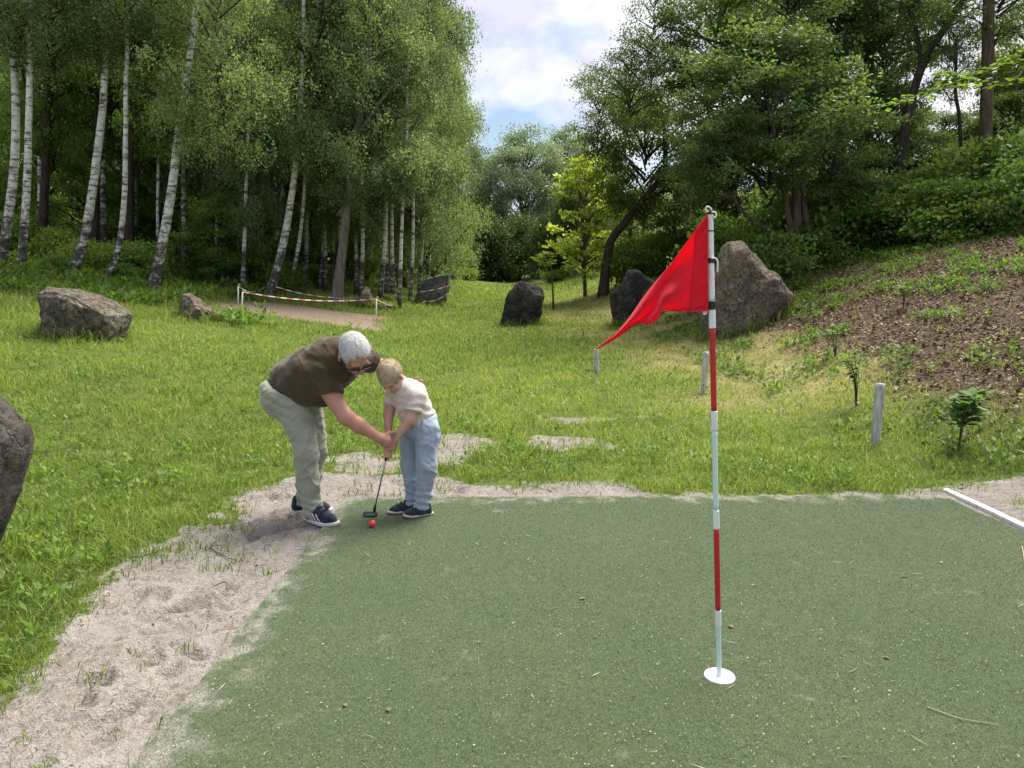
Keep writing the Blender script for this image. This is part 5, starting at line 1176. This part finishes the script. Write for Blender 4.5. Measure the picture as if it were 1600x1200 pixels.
# ------------------------------------------------------------------ the man
mo = P(480, 800, 4.72); mo[2] = 0.0
J = dict(pel=P(455, 615, 4.76), hipN=P(450, 634, 4.68), hipF=P(474, 630, 4.88), kneeN=P(482, 712, 4.62), ankN=P(488, 788, 4.645), kneeF=P(492, 708, 4.84), ankF=P(472, 784, 4.845),
         waist=P(462, 600, 4.77), belly=P(484, 592, 4.72), chest=P(519, 566, 4.73), neck=P(541, 553, 4.70), shN=P(496, 586, 4.61), shF=P(562, 557, 4.90),
         elN=P(541, 652, 4.53), wrN=P(594, 685, 4.55), elF=P(603, 575, 5.00), wrF=P(641, 604, 4.95), head=P(555, 552, 4.60))
man = empty('person', mo, 'person in brown polo shirt and pale trousers bending over the child', 'person', 'people playing on the green')
f = Field(P(400, 515, 4.5) * [1, 0, 1] + [0, 4.38, -1.35], P(672, 515, 5.1) * [1, 0, 1] + [0, 5.15, 0.02], 0.0058)
f.lo[2] = 0.0 - 0.02; f.n[2] = int((1.36) / f.h); f.F = np.full(f.n, 0.5, np.float32)
f.cone(J['waist'], J['chest'], .13, .14, .04); f.cone(J['hipN'], J['kneeN'], .085, .06, .04); f.cone(J['kneeN'], J['ankN'], .058, .04, .03); f.cone(J['hipF'], J['kneeF'], .085, .06, .04); f.cone(J['kneeF'], J['ankF'], .058, .04, .03)
f.cone(J['pel'], J['waist'], .13, .13, .05)
for a_ in ('ankN', 'ankF'): f.cone(J[a_], J[a_] * [1, 1, 0] + [0.07, -0.03 if a_ == 'ankN' else 0, 0.04], .03, .018, .02)
f.cone(J['chest'], J['shN'], .11, .075, .05); f.cone(J['chest'], J['shF'], .11, .075, .05)
f.cone(J['shN'], J['elN'], .068, .050, .03); f.cone(J['elN'], J['elN'] * .6 + J['wrN'] * .4, .050, .047, .03); f.cone(J['elN'] * .6 + J['wrN'] * .4, J['wrN'], .047, .031, .03)
f.cone(J['shF'], J['elF'], .062, .046, .03); f.cone(J['elF'], J['wrF'], .046, .030, .03)
# far hand flat on the child's back, fingers showing past it
hF = P(649, 601, 4.93); f.cone(J['wrF'], hF, .028, .028, .02)
for q in range(4):
    b0 = hF + np.array([.012 + .004 * q, 0, .022 - .014 * q]); f.chain([b0, b0 + [.028, -.012, .010 - .003 * q], b0 + [.048, -.035, .008 - .004 * q]], [.0095, .009, .0075], .006)
f.chain([hF + [-.01, 0, .02], hF + [.005, -.02, .045], hF + [.02, -.035, .052]], [.011, .010, .008], .006)
# near hand closed over the child's hands
pm0 = P(603, 688, 4.565); kn = ge1
f.ell(P(602, 689, 4.567), [norm(gdir), norm(ge1 + .5 * ge2), norm(np.cross(gdir, ge1 + .5 * ge2))], [.047, .043, .023], .018)
f.cone(J['wrN'], P(601, 688, 4.562), .031, .030, .025)
for q in range(4):
    hq = 0.125 - 0.021 * q - 0.008; rg = .046 - .001 * q
    f.chain(grip_arc(ga, gdir, hq, rg, 1.75, -1.1, ge1, ge2, 7), [.0115, .0118, .0112, .0108, .0102, .0095, .0085], .004)
th0 = P(600, 681, 4.555); f.chain([th0, P(608, 676, 4.575), P(616, 676, 4.60), P(620, 680, 4.62)], [.015, .013, .012, .009], .008)
# neck, head, features
r_, f_, u_ = frame((.42, -.45, -.78), (-.88, -.38, -.22)); HC = J['head']
f.cone(J['neck'], HC - f_ * .03 - u_ * .05, .066, .060, .03); f.cone(J['chest'], J['neck'], .12, .068, .05)
A3 = [r_, f_, u_]
HS = 1.17
def H(x, y, z): return HC + (r_ * x + f_ * y + u_ * z) * HS
def hs(*r): return [q * HS for q in r]
f.ell(H(0, -.008, .016), A3, hs(.077, .098, .090), .02); f.ell(H(0, .020, -.045), A3, hs(.067, .072, .078), .03); f.ell(H(0, .05, -.098), A3, hs(.034, .032, .026), .03)
f.cone(H(-.035, .082, .018), H(.035, .082, .018), .014, .014, .02); f.cone(H(0, .092, .008), H(0, .116, -.030), .009, .0145, .012); f.ell(H(-.013, .100, -.033), A3, hs(.009, .010, .008), .008); f.ell(H(.013, .100, -.033), A3, hs(.009, .010, .008), .008)
f.ell(H(-.040, .068, -.035), A3, hs(.024, .022, .022), .02); f.ell(H(.040, .068, -.035), A3, hs(.024, .022, .022), .02)
f.cone(H(-.018, .091, -.066), H(.018, .091, -.066), .0075, .0075, .008); f.cone(H(-.016, .090, -.077), H(.016, .090, -.077), .008, .008, .008)
for sx in (-1, 1): f.ell(H(.083 * sx, -.006, -.010), [norm(r_ + .45 * sx * -f_), f_, u_], hs(.012, .024, .036), .008)
body_part('body', f, man, mo, skin_man, None, 1)
# hair: thick grey cap leaving the forehead and a thin crown
fh = Field(HC - .17, HC + .17, 0.004)
fh.ell(H(0, -.014, .017), A3, hs(.080, .102, .095), .01)
fh.ell(H(0, .104, .016), A3, hs(.080, .073, .084), .01, 'cut'); fh.plane(H(0, -.02, -.055), -u_ + f_ * .15)
fh.ell(H(.085, .034, -.040), A3, hs(.04, .070, .066), .01, 'cut'); fh.ell(H(-.085, .034, -.040), A3, hs(.04, .070, .066), .01, 'cut')
hair_part('hair', fh, man, mo, m_grey_hair, HC, A3, 5000, .034, 3, .05)
# glasses
gl = empty('glasses', HC - mo); gl.parent = man
def gpart(name, V, Q, T, m): obj(name, mesh_data(name, V - HC, [Q, T] if len(T) else Q), gl, None, m)
for sx in (-1, 1):
    th = np.linspace(0, 2 * np.pi, 20, endpoint=False); rings = []
    for dz, g in ((-.003, .9), (0, 1), (.003, .9)): rings.append(np.array([H(sx * .034 + .029 * g * math.cos(t), .104 + dz - .25 * abs(.029 * math.cos(t) * sx + .034) * .35, -.004 + .021 * g * math.sin(t)) for t in th]))
    V = np.concatenate(rings + [rings[0].mean(0)[None], rings[2].mean(0)[None]]); n = 20; i = np.arange(2)[:, None] * n; j = np.arange(n)[None]; j2 = (j + 1) % n
    Q = np.stack([i + j, i + j2, i + n + j2, i + n + j], -1).reshape(-1, 4); jj = np.arange(n); T = np.concatenate([np.stack([np.full(n, 60), (jj + 1) % n, jj], 1), np.stack([np.full(n, 61), 40 + jj, 40 + (jj + 1) % n], 1)])
    gpart('lens', V, Q, T, m_lens)
    V, Q, T = tube(spline([H(sx * .058, .094, .004), H(sx * .080, .072, .004), H(sx * .086, .02, .003), H(sx * .083, -.02, -.004)], 12), .0036, 6); gpart('temple', V, Q, T, m_frame_)
V, Q, T = tube(spline([H(-.066, .090, .012), H(-.034, .104, .017), H(0, .112, .010), H(.034, .104, .017), H(.066, .090, .012)], 20), .0042, 6); gpart('bridge', V, Q, T, m_frame_)
# polo shirt
axis_t = norm(J['chest'] - J['waist'])
fs = Field(P(405, 505, 4.5) * [1, 0, 1] + [0, 4.38, -.02], P(600, 505, 5.0) * [1, 0, 1] + [0, 5.12, 0.03], .0055); fs.lo[2] = .80; fs.n[2] = int(.60 / fs.h); fs.F = np.full(fs.n, .5, np.float32)
fs.cone(J['waist'] + [0, 0, .0], J['belly'], .172, .180, .06); fs.cone(J['belly'], J['chest'], .178, .172, .06); fs.cone(J['chest'], J['neck'] - axis_t * .04, .165, .095, .05)
fs.ell(P(490, 612, 4.66), np.eye(3), [.13, .13, .10], .06)
slvN = norm(J['elN'] - J['shN']); hemN = P(513, 617, 4.57)
fs.cone(J['chest'], J['shN'], .14, .085, .05); fs.cone(J['shN'] - slvN * .01, hemN + slvN * .06, .092, .088, .035, clip=[(hemN, norm(slvN + np.array([-.35, 0, -.35])))])
slF = norm(J['elF'] - J['shF']); hemF = J['shF'] + slF * .12
fs.cone(J['chest'], J['shF'], .14, .085, .05); fs.cone(J['shF'], hemF + slF * .03, .085, .078, .03, clip=[(hemF, slF)])
for t in np.linspace(0, 2 * np.pi, 14, endpoint=False):     # turned collar
    e1 = norm(np.cross(axis_t, UP)); e2 = np.cross(axis_t, e1); c = J['neck'] + axis_t * .008; t2 = t + 2 * np.pi / 14
    fs.cone(c + .072 * (math.cos(t) * e1 + math.sin(t) * e2), c + .072 * (math.cos(t2) * e1 + math.sin(t2) * e2), .014, .014, .012)
hp = P(446, 606, 4.77); hn = norm(P(500, 632, 4.70) - P(421, 583, 4.80)); hemn = norm(np.array([-(hn[2]), 0, hn[0]])); hemn = hemn if hemn[0] < 0 else -hemn
fs.plane(hp, hemn * [1, 1, 1] + [0, 0, -.0])
def polo_fold(V):
    q = V - J['chest']; s = q @ axis_t
    tw = np.sin((s * 34 + 5 * fbm(V * 5, 3, 7))) * sstep(.18, -.1, s) * .0045
    rid = (1 - np.abs(fbm(np.stack([s * 9 + q[:, 2] * 5, q[:, 1] * 4, q[:, 2] * 4], 1), 2, 33))) ** 5
    return tw + .009 * rid + .010 * fbm(V * np.array([6, 6, 9]), 3, 9) + .004 * fbm(V * 22, 2, 11)
body_part('polo_shirt', fs, man, mo, m_polo, polo_fold, 1)
# trousers
ft = Field(P(395, 505, 4.5) * [1, 0, 1] + [0, 4.42, 0], P(545, 505, 5.0) * [1, 0, 1] + [0, 5.12, 0], .0055); ft.lo[2] = .0; ft.n[2] = int(1.2 / ft.h); ft.F = np.full(ft.n, .5, np.float32)
ft.cone(J['pel'] + [-.01, 0, -.01], P(462, 603, 4.77), .165, .160, .06); ft.ell(P(443, 618, 4.70), np.eye(3), [.155, .15, .15], .06); ft.ell(P(450, 616, 4.86), np.eye(3), [.15, .14, .14], .06)
ft.cone(P(458, 634, 4.67), P(480, 708, 4.62), .116, .078, .04); ft.cone(P(480, 708, 4.62), P(482, 760, 4.635), .078, .068, .03); ft.cone(P(482, 760, 4.635), P(489, 802, 4.635), .068, .072, .03)
ft.cone(P(478, 632, 4.86), P(492, 706, 4.85), .116, .080, .02); ft.cone(P(492, 706, 4.85), P(474, 790, 4.845), .079, .064, .03)
# hems a few centimetres above the ground
ft.plane(J['ankN'] * [1, 1, 0] + [0, .1, .052], np.array([-.12, .08, -1.0])); ft.plane(hp - hemn * .012, -hemn * 1.0 if hemn[2] < 0 and False else np.array([-hemn[0], -hemn[1], -hemn[2]]))
def trou_fold(V):
    z = V[:, 2]; fold = fbm(np.stack([V[:, 0] * 5 + z * 3, V[:, 1] * 5, z * 16 + V[:, 0] * 7], 1), 3, 13)
    bunch = np.sin(z * 115 + 6 * fbm(V * 7, 2, 15)) * sstep(.26, .08, z) * .006
    crot = np.sin((z + V[:, 0] * .5) * 70 + 5 * fbm(V * 6, 2, 16)) * sstep(.55, .75, z) * .004
    rid = (1 - np.abs(fbm(np.stack([V[:, 0] * 3.5 + z * 4, V[:, 1] * 4, z * 13 - V[:, 0] * 9], 1), 2, 23))) ** 5
    rid2 = (1 - np.abs(fbm(np.stack([V[:, 0] * 7, V[:, 1] * 7, z * 4.5 + V[:, 0] * 3], 1), 2, 29))) ** 6
    return -.005 + .013 * fold + bunch * .5 + crot * 1.0 + .007 * rid + .018 * rid2 * sstep(.8, .5, z) + .003 * fbm(V * 26, 2, 14)
body_part('trousers', ft, man, mo, m_chino, trou_fold, 1)
# belt: a thin band under the shirt hem
fb = Field(P(395, 505, 4.5) * [1, 0, 1] + [0, 4.42, 0], P(545, 505, 5.0) * [1, 0, 1] + [0, 5.12, 0], .006); fb.lo[2] = .80; fb.n[2] = int(.42 / fb.h); fb.F = np.full(fb.n, .5, np.float32)
fb.cone(J['pel'] + [-.01, 0, -.01], P(462, 603, 4.77), .171, .168, .06); fb.cone(J['waist'], J['belly'], .165, .165, .05)
fb.plane(hp + hemn * .022, hemn); fb.plane(hp - hemn * .012, -hemn)
body_part('belt', fb, man, mo, m_belt, None, 1)
shoe(man, mo, P(478, 812, 4.66)[:2].tolist() + [0], P(523, 826, 4.53)[:2].tolist() + [0], .29, m_navy, m_sole, 3, m_white, m_navy, side=-1, ground=0.004)
shoe(man, mo, P(455, 803, 4.83)[:2].tolist() + [0], P(526, 800, 4.82)[:2].tolist() + [0], .29, m_navy, m_sole, 0, m_white, m_navy, ground=0.004)

# ------------------------------------------------------------------ the child
bo = P(652, 806, 4.76); bo[2] = 0.0
K = dict(pel=P(657, 658, 4.79), chest=P(640, 618, 4.755), neck=P(628, 606, 4.72), head=P(611, 588, 4.665), shN=P(652, 620, 4.68), shF=P(616, 615, 4.83), elN=P(641, 655, 4.625), wrN=P(617, 686, 4.625), elF=P(607, 648, 4.78), wrF=P(607, 680, 4.70),
         hN=P(668, 668, 4.74), kN=P(667, 724, 4.70), aN=P(661, 784, 4.735), hF=P(645, 668, 4.85), kF=P(641, 722, 4.83), aF=P(643, 780, 4.83))
boy = empty('person', bo, 'child in pale pink T-shirt and light blue joggers holding the putter', 'person', 'people playing on the green')
f = Field(P(580, 505, 4.6) * [1, 0, 1] + [0, 4.48, 0], P(692, 505, 4.9) * [1, 0, 1] + [0, 5.0, 0], .0045); f.lo[2] = 0.0; f.n[2] = int(1.16 / f.h); f.F = np.full(f.n, .5, np.float32)
f.cone(K['pel'], K['chest'], .095, .09, .03); f.cone(K['hN'], K['kN'], .06, .045, .03); f.cone(K['kN'], K['aN'], .042, .03, .02); f.cone(K['hF'], K['kF'], .06, .045, .03); f.cone(K['kF'], K['aF'], .042, .03, .02)
for a_ in ('aN', 'aF'): f.cone(K[a_], K[a_] * [1, 1, 0] + [-.05, -.015, .035], .024, .014, .02)
f.cone(K['chest'], K['shN'], .07, .048, .03); f.cone(K['chest'], K['shF'], .07, .048, .03); f.cone(K['chest'], K['neck'], .07, .045, .03)
f.cone(K['shN'], K['elN'], .045, .036, .02); f.cone(K['elN'], K['wrN'], .036, .023, .02); f.cone(K['shF'], K['elF'], .043, .036, .02); f.cone(K['elF'], K['wrF'], .036, .023, .02)
hb1 = ga + gdir * .085; hb2 = ga + gdir * .030
f.ell(hb1 + ge2 * .018 + ge1 * .010, [gdir, ge1, ge2], [.030, .026, .014], .012); f.cone(K['wrN'], hb1 + ge1 * .014 + ge2 * .015, .023, .020, .012)
f.ell(hb2 - ge2 * .018 - ge1 * .006, [gdir, ge1, ge2], [.030, .026, .014], .012); f.cone(K['wrF'], ga + gdir * .125 - ge2 * .016, .023, .020, .012); f.cone(ga + gdir * .125 - ge2 * .016, hb2 - ge2 * .018, .020, .018, .012)
for q in range(4):
    f.chain(grip_arc(ga, gdir, .108 - .0145 * q, .024, 1.4, -2.6, ge1, ge2, 8), [.0088] * 5 + [.008, .0075, .007], .003)
    f.chain(grip_arc(ga, gdir, .044 - .0145 * q, .022, -1.6, 2.5, ge1, ge2, 8), [.0088] * 5 + [.008, .0075, .007], .003)
f.chain([hb1 + ge2 * .02, hb1 + gdir * .022 + ge1 * .01 + ge2 * .022, hb1 + gdir * .045 + ge2 * .020], [.010, .009, .008], .004)
f.chain([hb2 - ge2 * .01 + ge1 * .016, ga + gdir * .004 + ge1 * .022 + ge2 * .006, ga - gdir * .022 + ge1 * .016 + ge2 * .008], [.010, .0095, .008], .004)
r_, f_, u_ = frame((-.30, -.60, -.74), (-.90, .40, -.10)); HC2 = K['head']; B3 = [r_, f_, u_]
def HB(x, y, z): return HC2 + (r_ * x + f_ * y + u_ * z) * .98
f.cone(K['neck'], HB(0, -.03, -.06), .043, .042, .02)
f.ell(HB(0, -.008, .020), B3, [.074, .092, .090], .02); f.ell(HB(0, .022, -.042), B3, [.057, .062, .060], .03); f.ell(HB(0, .050, -.082), B3, [.026, .024, .020], .025)
f.cone(HB(-.03, .080, .012), HB(.03, .080, .012), .010, .010, .02); f.cone(HB(0, .086, -.004), HB(0, .102, -.028), .007, .011, .010); f.ell(HB(-.036, .064, -.036), B3, [.022, .020, .021], .015); f.ell(HB(.036, .064, -.036), B3, [.022, .020, .021], .015)
f.cone(HB(-.014, .082, -.060), HB(.014, .082, -.060), .006, .006, .006)
for sx in (-1, 1): f.ell(HB(.077 * sx, -.004, -.012), [norm(r_ - .35 * sx * f_), f_, u_], [.010, .019, .029], .008)
body_part('body', f, boy, bo, skin_boy, None, 1)
fh = Field(HC2 - .16, HC2 + .16, .004)
fh.ell(HB(0, -.014, .024), B3, [.078, .095, .095], .01); fh.ell(HB(0, .098, -.045), B3, [.085, .062, .078], .01, 'cut'); fh.plane(HB(0, -.02, -.052), -u_ + f_ * .2)
for sx in (-1, 1): fh.ell(HB(.080 * sx, .020, -.045), B3, [.028, .040, .045], .01, 'cut')
hair_part('hair', fh, boy, bo, m_blond, HC2, B3, 4500, .026, 4, .10)
for sx in (-1, 1):
    V, Q, T = tube(spline([HB(.016 * sx, .089, -.008), HB(.030 * sx, .085, -.006), HB(.044 * sx, .074, -.010)], 8), [.001, .0026, .003, .0032, .003, .0028, .002, .001], 6); obj('eyelid', mesh_data('eyelid', V - bo, [Q, T]), boy, None, m_eye)
    V, Q, T = tube(spline([HB(.014 * sx, .094, .012), HB(.030 * sx, .090, .017), HB(.046 * sx, .078, .012)], 8), .0024, 6); obj('eyebrow', mesh_data('eyebrow', V - bo, [Q, T]), boy, None, m_blond)
fs = Field(P(585, 505, 4.6) * [1, 0, 1] + [0, 4.5, 0], P(695, 505, 4.95) * [1, 0, 1] + [0, 5.02, 0], .0048); fs.lo[2] = .55; fs.n[2] = int(.52 / fs.h); fs.F = np.full(fs.n, .5, np.float32)
fs.cone(P(653, 652, 4.785), K['chest'], .122, .112, .04); fs.cone(K['chest'], K['neck'] + [.012, .01, -.01], .108, .066, .04)
sl = norm(K['elN'] - K['shN']); he = K['shN'] + sl * .105; fs.cone(K['chest'], K['shN'], .085, .060, .03); fs.cone(K['shN'], he + sl * .02, .062, .060, .02, clip=[(he, sl)])
sl = norm(K['elF'] - K['shF']); he = K['shF'] + sl * .09; fs.cone(K['chest'], K['shF'], .085, .058, .03); fs.cone(K['shF'], he + sl * .02, .060, .058, .02, clip=[(he, sl)])
ba = norm(K['chest'] - K['pel']); fs.plane(P(652, 656, 4.785), -norm(ba + np.array([.25, 0, .2])))
body_part('t_shirt', fs, boy, bo, m_tee, lambda V: .004 * np.sin(V @ np.array([10, 20, 95.]) + 5 * fbm(V * 8, 2, 3)) * sstep(.92, .72, V[:, 2]) + .008 * fbm(V * 11, 3, 8) + .003 * fbm(V * 30, 2, 9), 1)
ft = Field(P(610, 505, 4.6) * [1, 0, 1] + [0, 4.55, 0], P(700, 505, 4.95) * [1, 0, 1] + [0, 5.05, 0], .0048); ft.lo[2] = 0; ft.n[2] = int(.80 / ft.h); ft.F = np.full(ft.n, .5, np.float32)
ft.cone(K['pel'] + [-.005, 0, -.015], P(655, 650, 4.785), .122, .112, .04)
ft.cone(P(667, 672, 4.74), K['kN'], .088, .068, .025); ft.cone(K['kN'], P(663, 770, 4.73), .067, .052, .02); ft.cone(P(663, 770, 4.73), P(661, 790, 4.735), .052, .046, .01)
ft.cone(P(646, 672, 4.84), K['kF'], .085, .064, .015); ft.cone(K['kF'], P(644, 765, 4.83), .063, .049, .02); ft.cone(P(644, 765, 4.83), P(643, 786, 4.83), .049, .043, .01)
ft.plane(np.array([0, 0, .070]), -UP); ft.plane(P(652, 650, 4.785), norm(ba + np.array([.25, 0, .2])))
body_part('joggers', ft, boy, bo, m_jogger, lambda V: .010 * (1 - np.abs(fbm(np.stack([V[:, 0] * 9, V[:, 1] * 9, V[:, 2] * 5 + V[:, 0] * 4], 1), 2, 27))) ** 5 + .010 * fbm(np.stack([V[:, 0] * 8, V[:, 1] * 8, V[:, 2] * 15 + V[:, 0] * 9], 1), 3, 17) + .005 * np.sin(V[:, 2] * 130 + 6 * fbm(V * 9, 2, 18)) * sstep(.30, .10, V[:, 2]) + .003 * fbm(V * 34, 2, 19), 1)
shoe(boy, bo, P(676, 803, 4.76)[:2].tolist() + [0], P(630, 812, 4.68)[:2].tolist() + [0], .205, m_teal, m_sole, 0, None, m_neon, ground=.012, gum=m_gum)
shoe(boy, bo, P(650, 796, 4.86)[:2].tolist() + [0], P(616, 806, 4.78)[:2].tolist() + [0], .205, m_teal, m_sole, 0, None, m_neon, ground=.012, gum=m_gum)

# ------------------------------------------------------------------ putter and ball
ph = P(585, 803, 4.72); ph[2] = 0.016
sh_lo = P(586.5, 790, 4.715)
putter = empty('putter', ph, 'small putter with a thin steel shaft held by both people', 'putter')
steel = plain('steel', (0.42, 0.42, 0.44), 0.3, 0.5, 0.9, var=0.05); headm = plain('putter_head_grey', (0.10, 0.115, 0.14), 0.35, 0.5, 0.5, var=0.1)
V, Q, T = tube(np.array([sh_lo, ga * .5 + sh_lo * .5, ga + gdir * .02]) - ph, [.0055, .006, .0065], 10); obj('shaft', mesh_data('shaft', V, [Q, T]), putter, None, steel)
V, Q, T = tube(np.array([ga - gdir * .03, ga, ga + gdir * .07, ga + gdir * .125]) - ph, [.009, .0115, .013, .012], 10); obj('grip', mesh_data('grip', V, [Q, T]), putter, None, black_p)
V, Q, T = tube(np.array([P(585, 801, 4.72), P(585.5, 795, 4.718), sh_lo]) - ph + [0, 0, .004], [.010, .010, .0085], 10); obj('neck', mesh_data('neck', V, [Q, T]), putter, None, black_p)
bm = bmesh.new(); bmesh.ops.create_cube(bm, size=1.0); bmesh.ops.scale(bm, vec=(.098, .040, .030), verts=bm.verts); bmesh.ops.bevel(bm, geom=bm.edges[:] + bm.verts[:], offset=.007, segments=3, affect='EDGES')
me = bpy.data.meshes.new('head'); bm.to_mesh(me); bm.free(); ho = obj('head', me, putter, P(579, 803, 4.72) * [1, 1, 0] + [0, 0, .030] - ph, headm); ho.rotation_euler = (0, 0, R(-4))
bm = bmesh.new(); bmesh.ops.create_cube(bm, size=1.0); bmesh.ops.scale(bm, vec=(.060, .004, .010), verts=bm.verts); me = bpy.data.meshes.new('face_insert'); bm.to_mesh(me); bm.free()
fi = obj('face_insert', me, ho, (0, -.0195, 0), plain('insert_grey', (.24, .25, .27), .4))
bm = bmesh.new(); bmesh.ops.create_icosphere(bm, subdivisions=4, radius=.0235); me = bpy.data.meshes.new('golf_ball'); bm.to_mesh(me); bm.free()
for p_ in me.polygons: p_.use_smooth = True
bp_ = G(582, 826); o = obj('golf_ball', me, None, (bp_[0], bp_[1], .0125 + .0233), plain('ball_red', (.70, .035, .045), .3, .5, var=.05)); tag(o, 'small red ball on the green in front of the putter head', 'ball')
